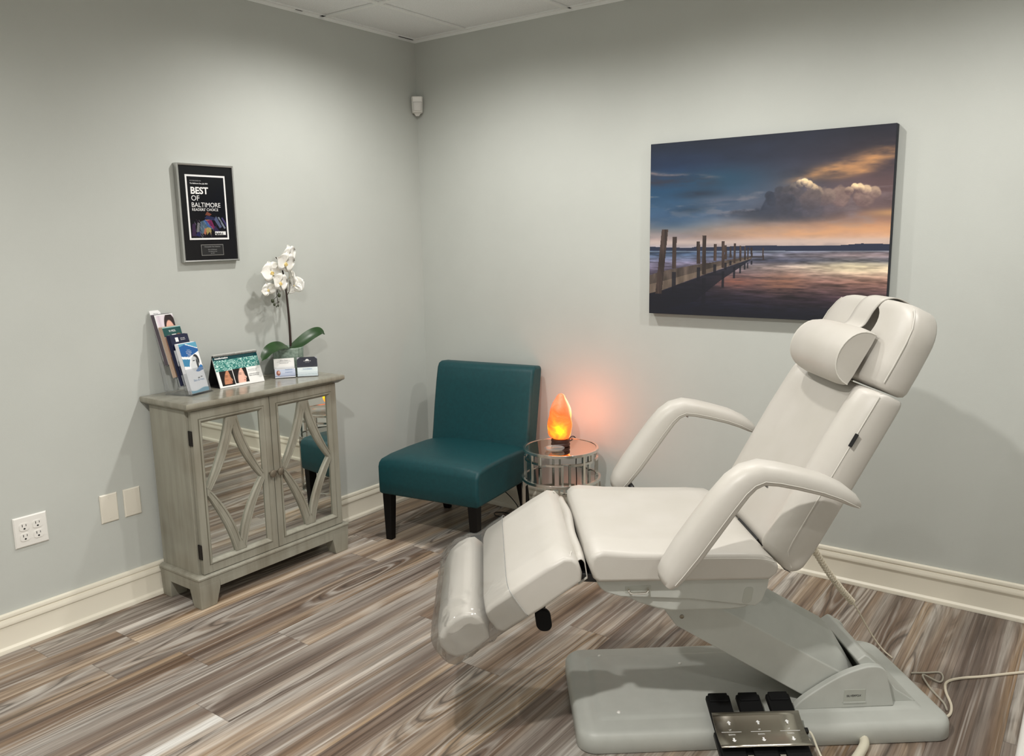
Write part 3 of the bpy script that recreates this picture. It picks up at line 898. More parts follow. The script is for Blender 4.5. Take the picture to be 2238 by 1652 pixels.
    t = np.clip((x - 0.18) / 0.7, 0, 1)
    wc = np.stack([lw_[k] * (1 - t) + rw_[k] * t for k in range(3)], -1) * (0.30 + 1.4 * s)[..., None]
    P.put(wm.astype(float), wc)
    P.put(wm * np.exp(-((y - 0.628) / 0.004) ** 2) * 0.6, (172, 182, 196))
    P.put(wm * np.exp(-(((x - 0.40) / 0.10) ** 2 + ((y - 0.80) / 0.04) ** 2)) * np.clip(s * 2 - 0.5, 0, 1) * 0.8, (168, 112, 92))
    P.put(wm * np.exp(-(((x - 0.60) / 0.10) ** 2 + ((y - 0.80) / 0.06) ** 2)) * np.clip(s * 2 - 0.5, 0, 1) * 0.8, (172, 124, 96))
    P.put(wm * np.exp(-(((x - 0.88) / 0.16) ** 2 + ((y - 0.71) / 0.035) ** 2)) * np.clip(s * 1.6, 0, 1) * 0.9, (232, 222, 192))
    # shade of the jetty on the water, then the jetty
    P.poly([(0.0, 0.86), (0.07, 0.86), (0.28, 0.755), (0.47, 0.668), (0.44, 0.70), (0.33, 0.80), (0.22, 0.92), (0.0, 1.0)], (20, 24, 40), 0.75)
    tn = fbm(x * 40, y * 8, 61, 3)
    P.poly([(0.0, 0.77), (0.06, 0.745), (0.22, 0.705), (0.35, 0.680), (0.47, 0.655), (0.47, 0.662), (0.28, 0.735), (0.055, 0.815), (0.0, 0.83)], np.stack([50 + 84 * tn, 44 + 76 * tn, 42 + 70 * tn], -1))
    P.poly([(0.0, 0.825), (0.055, 0.808), (0.28, 0.728), (0.47, 0.660), (0.47, 0.668), (0.28, 0.752), (0.065, 0.858), (0.0, 0.88)], np.stack([92 + 60 * tn, 82 + 54 * tn, 74 + 50 * tn], -1))
    P.rect(0.46, 0.655, 0.52, 0.663, (70, 66, 72))
    for xt, yt, xb_, yb_, w_ in ((0.12, 0.541, 0.119, 0.729, 0.010), (0.231, 0.57, 0.234, 0.70, 0.008), (0.308, 0.586, 0.309, 0.681, 0.007), (0.355, 0.594, 0.357, 0.673, 0.005), (0.377, 0.602, 0.378, 0.662, 0.004),
                               (0.516, 0.61, 0.518, 0.676, 0.003), (0.467, 0.606, 0.469, 0.661, 0.004), (0.453, 0.606, 0.453, 0.673, 0.0035), (0.439, 0.602, 0.441, 0.676, 0.0035), (0.419, 0.595, 0.421, 0.684, 0.0045),
                               (0.395, 0.583, 0.395, 0.695, 0.005), (0.343, 0.571, 0.346, 0.722, 0.0065), (0.258, 0.535, 0.260, 0.761, 0.009), (0.073, 0.498, 0.045, 0.881, 0.0155)):
        tt = fbm(x * 90, y * 10, 71, 3)
        P.poly([(xt - w_, yt), (xt + w_, yt), (xb_ + w_, yb_), (xb_ - w_, yb_)], np.stack([40 + 66 * tt, 34 + 54 * tt, 34 + 48 * tt], -1))
        if xt < 0.5 and xt > 0.1:
            P.poly([(xb_ - w_, yb_ + 0.02), (xb_ + w_, yb_ + 0.02), (xb_ + w_, yb_ + 0.75 * (yb_ - yt)), (xb_ - w_, yb_ + 0.75 * (yb_ - yt))], (24, 26, 40), 0.75)
    P.put((y > 0.93) * np.clip((y - 0.9) * 8, 0, 0.8), (22, 26, 42))
    return 255 * np.clip(P.a / 255, 0, 1) ** 1.22
cw, ch = 1.008, 0.748
cv = tag(empty('canvas_print', (1.4225 + cw / 2, -0.001, 1.094), 0), 'wide canvas print of a wooden jetty on calm water at dusk', 'picture')
bx('stretched_canvas', M_canvas_edge, cv, -cw / 2, cw / 2, -0.0385, 0.0, 0, ch, bevel=0.002)
raster('picture', jetty(), cw - 0.003, ch - 0.003, cv, fr((-cw / 2 + 0.0015, -0.0389, 0.0015)), M_print_c)
#PART2
# ------------------------------------------------------------------ things on the cabinet top
CT = 0.8421
def face(P, cx, cy, rx, ry, skin, hair, closed=True, side=0):
    """plain generic portrait for the printed photos"""
    P.ell(cx - 0.05 * rx, cy - 0.25 * ry, rx * 1.45, ry * 1.25, hair, 0.1)
    P.ell(cx, cy, rx, ry, skin, 0.12)
    dk = tuple(v * 0.55 for v in skin)
    for sx in (-0.42, 0.38):
        P.ell(cx + sx * rx + side, cy - 0.08 * ry, rx * 0.22, ry * 0.05, dk, 0.4)
        P.ell(cx + sx * rx + side, cy - 0.28 * ry, rx * 0.27, ry * 0.035, hair, 0.5)
    P.ell(cx + 0.05 * rx + side, cy + 0.22 * ry, rx * 0.13, ry * 0.07, dk, 0.8)
    P.ell(cx + 0.02 * rx + side, cy + 0.50 * ry, rx * 0.30, ry * 0.07, (176, 84, 84), 0.5)
rack_rot = 104
rk = tag(empty('brochure_rack', (0.166, -1.541, CT), rack_rot), 'clear acrylic four-tier brochure rack on the cabinet top', 'rack')
LEAN = R(15)
BW, BH = 0.096, 0.205
tiers = [(0.004, 0.006), (0.038, 0.040), (0.070, 0.073), (0.104, 0.122)]   # (back, up) of each tier
def tier_M(k, dx=0.0, fwd=0.0):
    return fr((dx, tiers[k][0] + fwd, tiers[k][1]), (1, 0, 0), (0, math.sin(LEAN), math.cos(LEAN)))
def pbox(M, x0, x1, y0, y1, z0, z1, b=None):
    b = b or MB()
    return b.box(x0, x1, y0, y1, z0, z1, M)
b = MB().box(-0.062, 0.062, -0.012, 0.128, 0.0, 0.0025)
b.build('base', M_acryl, rk)
for k in range(4):
    M = tier_M(k, tiers[k][0] * 0.0)
    b = pbox(M, -0.054, 0.054, -0.002, 0.100, 0.010, 0.0125)                     # front lip
    pbox(M, -0.054, -0.0515, -0.002, 0.085, -0.022, 0.010, b)
    pbox(M, 0.0515, 0.054, -0.002, 0.085, -0.022, 0.010, b)
    pbox(M, -0.054, 0.054, -0.004, -0.002, -0.022, 0.0125, b)
    pbox(M, -0.054, 0.054, -0.002, 0.13, -0.0245, -0.022, b)
    b.build('pocket', M_acryl, rk, bevel=0.0008)
b = MB()
for sx in (-0.0575, 0.055):
    b.prism([(-0.010, 0.0025), (0.128, 0.0025), (0.150, 0.13), (0.135, 0.13), (0.108, 0.02), (0.0, 0.02)], sx, sx + 0.0025, lambda p, a: Vector((a, p[0], p[1])))
b.build('side_panel', M_acryl, rk)
# brochure art
def art_blue():
    P = Pic(48, 104, (240, 241, 244))
    P.poly([(0, 0.0), (1, 0.0), (1, 0.12), (0.45, 0.04), (0, 0.10)], (92, 160, 190))
    P.poly([(0, 0.06), (0.35, 0.02), (1, 0.13), (1, 0.19), (0.42, 0.28), (0, 0.25)], (28, 92, 160))
    P.poly([(0.30, 0.015), (0.40, 0.015), (1, 0.125), (1, 0.14)], (240, 244, 248))
    P.poly([(0, 0.25), (0.42, 0.29), (0.9, 0.22), (0.9, 0.235), (0.42, 0.31), (0, 0.27)], (244, 246, 248))
    P.poly([(0, 0.30), (0.42, 0.33), (0.28, 0.47), (0, 0.45)], (62, 132, 172))
    P.ell(0.74, 0.36, 0.16, 0.11, (40, 42, 46), 0.1)
    P.ell(0.64, 0.39, 0.16, 0.10, (196, 198, 200), 0.2)
    P.ell(0.60, 0.47, 0.22, 0.09, (212, 214, 216), 0.3)
    P.ell(0.76, 0.45, 0.05, 0.10, (60, 62, 66), 0.3)
    P.ell(0.60, 0.365, 0.05, 0.008, (60, 60, 64), 0.4)
    P.poly([(0.55, 0.58), (0.92, 0.46), (1, 0.50), (1, 0.57), (0.7, 0.60)], (36, 110, 176))
    P.ell(0.62, 0.715, 0.05, 0.012, (40, 44, 52), 0.3)
    P.ell(0.78, 0.70, 0.05, 0.010, (40, 44, 52), 0.3)
    P.put(np.clip((P.y - (0.93 + 0.02 * np.sin(P.x * 6))) * 60, 0, 1), (96, 160, 186))
    return P.a
def art_navy():
    P = Pic(48, 104, (22, 27, 58))
    P.rect(0.24, 0.045, 0.42, 0.135, (238, 238, 240))
    P.rect(0.0, 0.30, 1, 1.0, (222, 224, 228))
    P.rect(0.0, 0.62, 1, 0.8, (60, 66, 100))
    return P.a
def art_teal():
    P = Pic(48, 104, (22, 76, 74))
    P.put((P.y < 0.02) * 1.0, (150, 190, 188))
    P.put(np.clip((fbm(P.x * 5, P.y * 9, 4) - 0.5) * 4, 0, 0.5) * (P.y > 0.17) * (P.y < 0.2), (60, 130, 128))
    P.rect(0, 0.19, 1, 1.0, (196, 160, 140))
    P.ell(0.25, 0.36, 0.26, 0.18, (204, 158, 134), 0.15)
    P.ell(0.80, 0.34, 0.24, 0.18, (150, 104, 84), 0.15)
    P.poly([(0.42, 0.155), (0.66, 0.155), (0.60, 0.235), (0.50, 0.235)], (238, 236, 232))
    P.rect(0, 0.6, 1, 1, (170, 140, 118))
    return P.a
def art_woman():
    P = Pic(56, 110, (226, 216, 224))
    P.put(np.exp(-((P.x - 0.2) / 0.08) ** 2) * 0.5, (190, 176, 190))
    P.ell(0.74, 0.34, 0.34, 0.34, (40, 24, 28), 0.08)
    P.ell(0.70, 0.40, 0.24, 0.26, (226, 176, 156), 0.1)
    P.ell(0.58, 0.42, 0.07, 0.012, (60, 40, 40), 0.5)
    P.ell(0.82, 0.40, 0.07, 0.012, (60, 40, 40), 0.5)
    P.ell(0.57, 0.385, 0.08, 0.008, (60, 40, 36), 0.5)
    P.rect(0, 0, 1, 0.02, (236, 236, 236))
    P.rect(0, 0, 0.06, 1, (232, 232, 234))
    return P.a
M_bro = {0: mat('brochure_stock_white', (232, 232, 236), 0.5), 1: mat('brochure_stock_navy', (30, 34, 64), 0.5),
         2: mat('brochure_stock_tan', (190, 166, 148), 0.5), 3: mat('brochure_stock_gray', (96, 88, 96), 0.5)}
arts = {0: art_blue, 1: art_navy, 2: art_teal, 3: art_woman}
labs = {0: 'blue and white brochure in the lowest front tier of the acrylic rack',
        1: 'navy brochure with a white square in the second tier of the rack',
        2: 'teal brochure headed with white letters in the third tier of the rack',
        3: 'brochure showing a dark-haired woman in the top rear tier of the rack'}
cols = {0: 'blue and white', 1: 'navy', 2: 'teal', 3: 'dark-haired woman'}
lat = [0.0, -0.006, -0.010, -0.012]
def sheet_box(M, w_, h_, th):
    return MB().box(-w_ / 2, w_ / 2, 0, h_, -th, 0, M)
for k in range(4):
    for j in range(3):
        th = 0.0045
        off_n = -0.0005 - j * (th + 0.0006)
        M = tier_M(k, lat[k] - 0.002 * j) @ Matrix.Translation((0, 0.0005, off_n + 0.007))
        h_ = BH + (0.0 if j == 0 else 0.002 * j)
        root_M = rk.matrix_basis
        e = sheet_box(M, BW, h_, th).build('brochure', M_bro[k], None)
        e.location = rk.location
        e.rotation_euler = rk.rotation_euler
        if j == 0:
            tag(e, labs[k], 'brochure', 'brochures in the acrylic rack')
            Mf = M @ Matrix.Translation((-BW / 2, 0, 0.0003))
            raster('printed_cover', arts[k](), BW, h_, e, Mf, M_print_g)
            Mt = lambda x, y: M @ Matrix.Translation((x, y, 0.0005))
            if k == 0:
                for i in range(5):
                    text(('skin care', 'laser treatments', 'peels and facials', 'injectables', 'consultations')[i], 0.0045, M_inkw, e, Mt(-0.004, h_ - 0.030 - 0.006 * i), align='CENTER')
                text('Skin & Vein', 0.0125, M_inkb, e, Mt(0.008, 0.046), align='CENTER')
            elif k == 1:
                text('SKIN CARE', 0.0050, M_inkw, e, Mt(0.003, h_ - 0.017))
                text('TREATMENTS', 0.0042, M_inkw, e, Mt(0.003, h_ - 0.023))
            elif k == 2:
                text('VI PEEL', 0.0120, M_inkw, e, Mt(0.0, h_ - 0.022), align='CENTER')
        else:
            tag(e, 'spare brochure tucked directly behind the %s brochure in the rack' % cols[k], 'brochure', 'spare brochures behind the %s one' % cols[k])
M = tier_M(3, -0.032) @ Matrix.Translation((0, 0.020, -0.012))
e = sheet_box(M, 0.055, 0.208, 0.002).build('leaflet', M_paper, None)
e.location, e.rotation_euler = rk.location, rk.rotation_euler
tag(e, 'plain white leaflet sticking up behind the topmost brochure', 'leaflet')
text('Skin Care', 0.006, M_inkg, e, M @ Matrix.Translation((0.002, 0.193, 0.0003)), align='CENTER')

# desk calendar
cal = tag(empty('desk_calendar', (0.1445, -1.3225, CT), 88.4), 'teal and white tent-fold desk calendar showing two face photos', 'calendar')
cwid, chgt = 0.218, 0.142
cl = R(21)
Mf = fr((-cwid / 2, 0.0, 0.001), (1, 0, 0), (0, math.sin(cl), math.cos(cl)))
MB().box(0, cwid, 0, chgt, -0.004, -0.0002, Mf).build('front_page', M_paper, cal)
P = Pic(150, 100, (240, 240, 238))
P.rect(0, 0, 1, 0.16, (18, 62, 68))
wv = np.abs(np.sin(6 * fbm(P.x * 7, P.y * 8, 15, 3) * 3.1)) ** 0.35
wat = np.stack([52 + 0 * wv, 122 + 0 * wv, 116 + 0 * wv], -1) + (1 - wv)[..., None] * np.array([170, 130, 125]) * 1.6
P.put(((P.y >= 0.16) & (P.y < 0.50 - 0.02 * P.x)).astype(float), np.clip(wat, 0, 245))
P.rect(0.06, 0.50, 0.345, 0.945, (30, 24, 24))
P.rect(0.36, 0.485, 0.665, 0.925, (26, 22, 22))
for x0, x1, y0, y1, skin in ((0.06, 0.345, 0.50, 0.945, (186, 128, 96)), (0.36, 0.665, 0.485, 0.925, (224, 178, 160))):
    w_, h_ = x1 - x0, y1 - y0
    inb = ((P.x >= x0) & (P.x <= x1) & (P.y >= y0) & (P.y <= y1)).astype(float)
    X, Y = (P.x - x0) / w_, (P.y - y0) / h_
    prof_x = 0.80 + 0.10 * np.exp(-((Y - 0.66) / 0.10) ** 2) - 0.10 * np.clip(Y - 0.78, 0, 1) - 0.25 * np.clip(0.35 - Y, 0, 1) + 0.03 * np.exp(-((Y - 0.86) / 0.04) ** 2)
    facem = inb * np.clip((prof_x - X) * 30, 0, 1) * np.clip((X - 0.16 - 0.35 * (1 - Y) ** 2) * 14, 0, 1)
    shade = 1.06 - 0.38 * np.clip(X - 0.62, 0, 1) - 0.25 * np.clip(0.40 - X, 0, 1)
    P.put(facem, np.clip(np.array(skin, float) * shade[..., None], 0, 255))
    dk = tuple(v * 0.42 for v in skin)
    for cx, cy, rx, ry, c in ((0.46, 0.42, 0.13, 0.018, dk), (0.77, 0.43, 0.06, 0.016, dk), (0.45, 0.33, 0.15, 0.020, dk), (0.76, 0.35, 0.06, 0.016, dk)):
        P.put(inb * np.clip(1.4 - np.sqrt(((X - cx - 0.1 * (Y - cy)) / rx) ** 2 + ((Y - cy) / ry) ** 2), 0, 1) * 0.9, c)
    P.put(inb * np.clip(1.3 - np.sqrt(((X - 0.70) / 0.10) ** 2 + ((Y - 0.86) / 0.035) ** 2), 0, 1) * 0.8, (176, 92, 88))
    P.put(inb * np.clip(1.2 - np.sqrt(((X - 0.76) / 0.05) ** 2 + ((Y - 0.70) / 0.02) ** 2), 0, 1) * 0.6, dk)
    if skin[0] < 200:
        P.put(inb * np.clip(1.3 - np.sqrt(((X - 0.44) / 0.16) ** 2 + ((Y - 0.64) / 0.07) ** 2), 0, 1) * 0.35, (140, 88, 60))
P.rect(0.345, 0.46, 0.36, 0.96, (240, 240, 238))
P.rect(0.0, 0.945, 0.7, 1.0, (240, 240, 238))
P.rect(0.06, 0.91, 0.345, 0.945, (20, 18, 18))
raster('printed_page', P.a, cwid, chgt, cal, Mf @ Matrix.Translation((0, 0, 0.0002)), M_print_g)
text('transformation', 0.0105, M_inkw, cal, Mf @ Matrix.Translation((0.010, chgt - 0.017, 0.0006)), bold=0.0003)
for i, s_ in enumerate(('Before and after a single', 'peel, four weeks apart.')):
    text(s_, 0.0046, M_inkg, cal, Mf @ Matrix.Translation((0.152, 0.060 - 0.006 * i, 0.0006)))
for i, s_ in enumerate(('I see less dark spots and', 'clearer, smoother skin.')):
    text(s_, 0.0054, M_ink, cal, Mf @ Matrix.Translation((0.150, 0.040 - 0.0068 * i, 0.0006)))
Mb = fr((-cwid / 2, 2 * chgt * math.sin(cl) - 0.002, 0.001), (1, 0, 0), (0, -math.sin(cl), math.cos(cl)))
MB().box(0, cwid, 0, chgt, 0.0002, 0.004, Mb).build('rear_page', M_ink, cal)
bx('foot_card', M_ink, cal, -cwid / 2, cwid / 2, 0.006, 2 * chgt * math.sin(cl) - 0.008, 0.0, 0.002)
b = MB()
apx, apz = chgt * math.sin(cl) - 0.001, chgt * math.cos(cl)
n = 34
for i in range(n):
    xx = -cwid / 2 + 0.006 + (cwid - 0.012) * i / (n - 1)
    b.tube([(xx + 0.0012 * k / 10, apx + 0.0058 * math.cos(2 * math.pi * k / 10), apz + 0.0058 * math.sin(2 * math.pi * k / 10)) for k in range(11)], 0.0011, 5)
b.build('wire_binding', M_white_pl, cal)

# business card holders
def card_art(kind):
    if kind == 0:
        P = Pic(60, 36, (240, 239, 236))
        for y0, x0, x1 in ((0.22, 0.2, 0.8), (0.34, 0.15, 0.85), (0.5, 0.25, 0.7)):
            P.put(((np.abs(P.y - y0) < 0.03) & (P.x > x0) & (P.x < x1)) * 0.35, (150, 150, 152))
    elif kind == 1:
        P = Pic(60, 36, (238, 238, 240))
        P.rect(0, 0.05, 1, 0.80, (198, 206, 226))
        P.ell(0.17, 0.45, 0.09, 0.26, (150, 84, 68), 0.2)
        P.ell(0.20, 0.38, 0.05, 0.14, (214, 168, 150), 0.3)
        P.rect(0, 0.80, 1, 0.86, (90, 108, 150))
    elif kind == 2:
        P = Pic(60, 36, (24, 28, 44))
        P.poly([(0, 0), (0.14, 0), (0, 0.22)], (220, 220, 220), 0.7)
        P.poly([(1, 0), (0.86, 0), (1, 0.22)], (220, 220, 220), 0.7)
        for dx, dy in ((0, -0.04), (-0.045, 0.02), (0.045, 0.02)):
            P.ell(0.5 + dx, 0.30 + dy, 0.045, 0.06, (232, 232, 232), 0.2)
    else:
        P = Pic(60, 36, (226, 236, 238))
        P.put((np.abs(P.y - 0.80 - 0.03 * np.sin(P.x * 7)) < 0.02) * 0.5, (160, 196, 196))
        P.put((np.abs(P.y - 0.35) < 0.03) * (np.abs(P.x - 0.5) < 0.3) * 0.25, (150, 180, 190))
    return P.a
def card_holder(loc, rot, lab, c_up, c_lo, labs2):
    h = tag(empty('business_card_holder', loc, rot), lab, 'card holder', 'business card holders by the flower pot')
    w_ = 0.094
    b = MB().box(-w_ / 2, w_ / 2, 0.0, 0.052, 0.0, 0.0022)
    b.box(-w_ / 2, w_ / 2, -0.0005, 0.0018, 0.0022, 0.024)
    b.box(-w_ / 2, -w_ / 2 + 0.002, 0.0018, 0.050, 0.0022, 0.022).box(w_ / 2 - 0.002, w_ / 2, 0.0018, 0.050, 0.0022, 0.022)
    b.build('lower_pocket', M_acryl, h, bevel=0.0006)
    b = MB().box(-w_ / 2, w_ / 2, 0.0255, 0.0275, 0.0022, 0.050)
    b.box(-w_ / 2, w_ / 2, 0.050, 0.052, 0.0022, 0.072)
    b.box(-w_ / 2, w_ / 2, 0.0275, 0.050, 0.0345, 0.0362)
    b.build('upper_pocket', M_acryl, h, bevel=0.0006)
    for (kind, y_, z_, n_), lb in zip(((c_lo, 0.004, 0.0030, 0.012), (c_up, 0.030, 0.0400, 0.010)), labs2):
        tl = R(10)
        h_c = 0.046 if y_ > 0.01 else 0.040
        M = fr((0, y_, z_), (1, 0, 0), (0, math.sin(tl), math.cos(tl)))
        c = MB().box(-0.0445, 0.0445, 0, h_c, -n_, 0, M).build('business_card_stack', M_paper, None)
        c.location, c.rotation_euler = h.location, h.rotation_euler
        tag(c, lb, 'business cards', 'business cards in the clear holders')
        Mt = M @ Matrix.Translation((-0.0445, 0, 0.0003))
        raster('printed_card', card_art(kind), 0.089, h_c, c, Mt, M_print)
        tt = lambda s_, sz, m_, x, y: text(s_, sz, m_, c, M @ Matrix.Translation((x, y, 0.0006)), align='CENTER')
        if kind == 0:
            tt('Skin Care', 0.0085, M_inkg, 0, 0.034); tt('appointment card', 0.0055, M_inkg, 0, 0.025)
        elif kind == 1:
            tt('Aesthetics', 0.0075, M_inkb, 0.016, 0.033); tt('by appointment', 0.005, M_inkb, 0.016, 0.022)
        elif kind == 2:
            tt('CHESAPEAKE', 0.0055, M_inkw, 0, 0.026); tt('SKIN CARE', 0.004, M_inkg, 0, 0.020)
        else:
            tt('Consultation', 0.0080, M_inkb, 0, 0.030)
card_holder((0.1715, -1.118, CT), 57, 'clear card holder with white cards, left one beside the calendar', 0, 1,
            ('lavender card stack with a small portrait in the front of the left holder', 'white card stack with faint gray print at the back of the left holder'))
card_holder((0.2265, -1.038, CT), 50, 'clear card holder with a dark card, right one near the cabinet end', 2, 3,
            ('pale mint card stack in the front of the right holder', 'navy card stack with a white emblem at the back of the right holder'))

# orchid
orc = tag(empty('potted_orchid', (0.084, -1.026, CT), 90), 'white moth orchid in a round gray-green stone pot', 'plant')
MB().lathe([(0.056, 0.0), (0.062, 0.002), (0.0645, 0.008), (0.0685, 0.118), (0.069, 0.123), (0.067, 0.126), (0.0635, 0.124), (0.061, 0.112)], 48).build('pot', M_pot, orc, angle=60)
MB().lathe([(0.0, 0.104), (0.03, 0.109), (0.0620, 0.104), (0.0620, 0.100)], 32, caps=True).build('moss', M_soil, orc)
stem_pts = catmull([(0.015, 0, 0.10), (0.017, 0.0, 0.20), (0.014, 0.0, 0.32), (0.004, 0.0, 0.44), (-0.012, 0.002, 0.51), (-0.035, 0.0, 0.535)], 6)
MB().tube(stem_pts, [0.0062 - 0.0040 * i / (len(stem_pts) - 1) for i in range(len(stem_pts))], 8).build('stem', M_stem, orc)
def leaf(pts, w_, name='leaf', twist=0.0):
    c = catmull(pts, 8)
    n = len(c) - 1
    rings = []
    for i, p in enumerate(c):
        t = i / n
        tg = (c[min(i + 1, n)] - c[max(i - 1, 0)]).normalized()
        side = tg.cross(Vector((0, 0, 1))).normalized()
        nrm = side.cross(tg)
        side = (side * math.cos(twist) + nrm * math.sin(twist)).normalized()
        nrm = side.cross(tg)
        ww = w_ * (0.35 + 0.65 * math.sin(math.pi * min(1, (t * 0.9 + 0.12))) ** 0.8) * (1 if t < 0.93 else max(0.25, (1 - t) / 0.07))
        rings.append([p + side * ww * s_ + nrm * (abs(s_) * ww * 0.22 - 0.0012 * k) for s_, k in ((-1, 0), (-0.5, 0), (0, 0), (0.5, 0), (1, 0), (0.5, 1), (0, 1), (-0.5, 1))])
    return MB().loft(rings).build(name, M_leaf, orc)
leaf([(0.012, -0.01, 0.115), (0.055, -0.025, 0.142), (0.110, -0.035, 0.172), (0.160, -0.038, 0.184), (0.188, -0.040, 0.166)], 0.027, twist=-0.85)
leaf([(0.0, -0.012, 0.118), (-0.05, -0.035, 0.137), (-0.110, -0.055, 0.141), (-0.165, -0.07, 0.128), (-0.205, -0.078, 0.094)], 0.030, twist=0.55)
leaf([(-0.005, 0.01, 0.115), (-0.04, 0.03, 0.13), (-0.075, 0.042, 0.118), (-0.10, 0.05, 0.10)], 0.020)
def petal(b, M, L_, W_, cup, n=7):
    vs = []
    def fn(a, t):
        ww = W_ * math.sin(math.pi * (0.10 + 0.88 * t ** 0.85)) ** 0.75
        s_ = (a - 0.5) * 2
        return M @ Vector((s_ * ww, L_ * t, cup * (t * t * 0.9 - 0.35 * t) + 0.16 * W_ * s_ * s_ + 0.002 * math.sin(9 * s_ + 4 * t)))
    b.grid(fn, 6, n)
def flower(c, face_dir, roll, s=0.04, opened=1.0):
    z = Vector(face_dir).normalized()
    x = Vector((0, 0, 1)).cross(z).normalized()
    y = z.cross(x)
    F = Matrix((x, y, z)).transposed().to_4x4()
    F.translation = Vector(c)
    F = F @ Matrix.Rotation(roll, 4, 'Z')
    b = MB()
    for ang, L_, W_, dz in ((0, 1.0, 0.50, -0.002), (R(128), 1.0, 0.46, -0.002), (R(-128), 1.0, 0.46, -0.002), (R(74), 1.10, 0.80, 0.002), (R(-74), 1.10, 0.80, 0.002)):
        M = F @ Matrix.Translation((0, 0, dz)) @ Matrix.Rotation(ang, 4, 'Z') @ Matrix.Rotation((1 - opened) * 0.9, 4, 'X')
        petal(b, M, s * L_, s * W_, -s * 0.22)
    f = b.build('flower', M_petal, orc, solid=0.0006)
    l = MB()
    l.ell((0, 0, s * 0.05), s * 0.09, s * 0.11, s * 0.14, 10)
    l.ell((0, -s * 0.17, s * 0.12), s * 0.08, s * 0.15, s * 0.07, 10)
    for sx in (-1, 1):
        l.ell((sx * s * 0.13, -s * 0.09, s * 0.12), s * 0.045, s * 0.11, s * 0.09, 8)
    l.build('lip', M_lip, f, M=F)
# local x = along the wall towards the corner, -y = out of the wall
flower((0.030, -0.010, 0.540), (0.35, -1, -0.15), 0.15, 0.049)
flower((-0.008, -0.030, 0.508), (0.15, -1, -0.25), -0.2, 0.052)
flower((-0.072, -0.010, 0.470), (0.0, -1, 0.05), 0.2, 0.050)
flower((-0.038, -0.022, 0.422), (0.25, -1, -0.1), -0.25, 0.047)
flower((-0.093, -0.005, 0.394), (-0.25, -1, -0.1), 0.3, 0.034, 0.65)
flower((0.040, 0.005, 0.440), (1.0, -0.35, 0.0), 0.3, 0.042, 0.8)
flower((0.068, 0.012, 0.402), (0.9, 0.35, -0.1), -0.2, 0.046, 0.9)
flower((-0.020, 0.020, 0.455), (-0.3, 0.6, 0.1), 0.2, 0.034, 0.8)
MB().tube(catmull([(0.013, 0, 0.36), (0.028, -0.002, 0.385), (0.040, 0.004, 0.43)], 5), 0.0016, 6).build('flower_stalk', M_stem, orc)
MB().tube(catmull([(0.002, 0, 0.45), (-0.02, -0.004, 0.468), (-0.05, 0.0, 0.478)], 5), 0.0016, 6).build('flower_stalk', M_stem, orc)
MB().tube(catmull([(0.008, 0, 0.40), (-0.012, -0.004, 0.43), (-0.038, -0.01, 0.43)], 5), 0.0014, 6).build('flower_stalk', M_stem, orc)
b = MB()
b.tube(catmull([(-0.030, -0.012, 0.420), (-0.050, -0.012, 0.385), (-0.052, -0.012, 0.360), (-0.048, -0.012, 0.330), (-0.053, -0.012, 0.318)], 5), 0.0015, 6)
b.tube([(-0.052, -0.012, 0.362), (-0.074, -0.012, 0.346)], 0.0013, 6)
b.tube([(-0.050, -0.012, 0.388), (-0.042, -0.012, 0.372)], 0.0013, 6)
b.tube([(-0.048, -0.012, 0.335), (-0.066, -0.012, 0.328)], 0.0011, 6)
b.build('bud_stalk', M_stem, orc)
for p, r in (((-0.040, -0.012, 0.366), 0.0085), ((-0.077, -0.012, 0.343), 0.0082), ((-0.069, -0.012, 0.326), 0.0058), ((-0.049, -0.012, 0.320), 0.0048), ((-0.058, -0.012, 0.316), 0.0030), ((-0.044, -0.012, 0.336), 0.0030)):
    MB().ell(p, r * 0.92, r * 0.92, r * 1.25, 12).build('bud', M_bud, orc)

# ------------------------------------------------------------------ teal slipper chair
tc_ = tag(empty('slipper_chair', (0.345, -0.752, 0.0), 8), 'armless teal leatherette slipper chair in the room corner', 'chair')
def cushion(prof, x0, x1, fn, crown=0.0, axis_top=None, nx=10):
    rings = []
    for i in range(nx + 1):
        t = i / nx
        k = 1 - abs(2 * t - 1) ** 4
        rings.append([fn(p, x0 + (x1 - x0) * t, k) for p in prof])
    return MB().loft(rings)
# seat: front at y=0 ; local x 0..0.56
seat_prof = [(0.012, 0.236), (0.002, 0.245), (0.0, 0.300), (0.0, 0.372), (0.008, 0.392), (0.026, 0.405), (0.10, 0.413), (0.25, 0.414), (0.40, 0.410), (0.52, 0.400), (0.575, 0.395), (0.575, 0.236)]
def fseat(p, x, k):
    return Vector((x, p[0], p[1] + (0.016 * k if p[1] > 0.38 else 0)))
cushion(seat_prof, 0.0, 0.56, fseat).build('seat', M_teal, tc_, bevel=0.018, seg=4, angle=50)
def fback(p, x, k):
    # p=(depth from front face, height); back leans rearward
    y = 0.475 + 0.20 * (p[1] - 0.36) + p[0] - (0.012 * k if p[0] < 0.02 else 0)
    return Vector((x, y, p[1]))
back_prof = [(0.0, 0.365), (0.0, 0.45), (-0.004, 0.58), (-0.004, 0.70), (0.0, 0.775), (0.010, 0.797), (0.030, 0.804), (0.085, 0.800), (0.098, 0.790), (0.10, 0.70), (0.10, 0.236), (0.03, 0.236), (0.0, 0.26)]
cushion(back_prof, -0.008, 0.568, fback).build('backrest', M_teal, tc_, bevel=0.016, seg=4, angle=50)
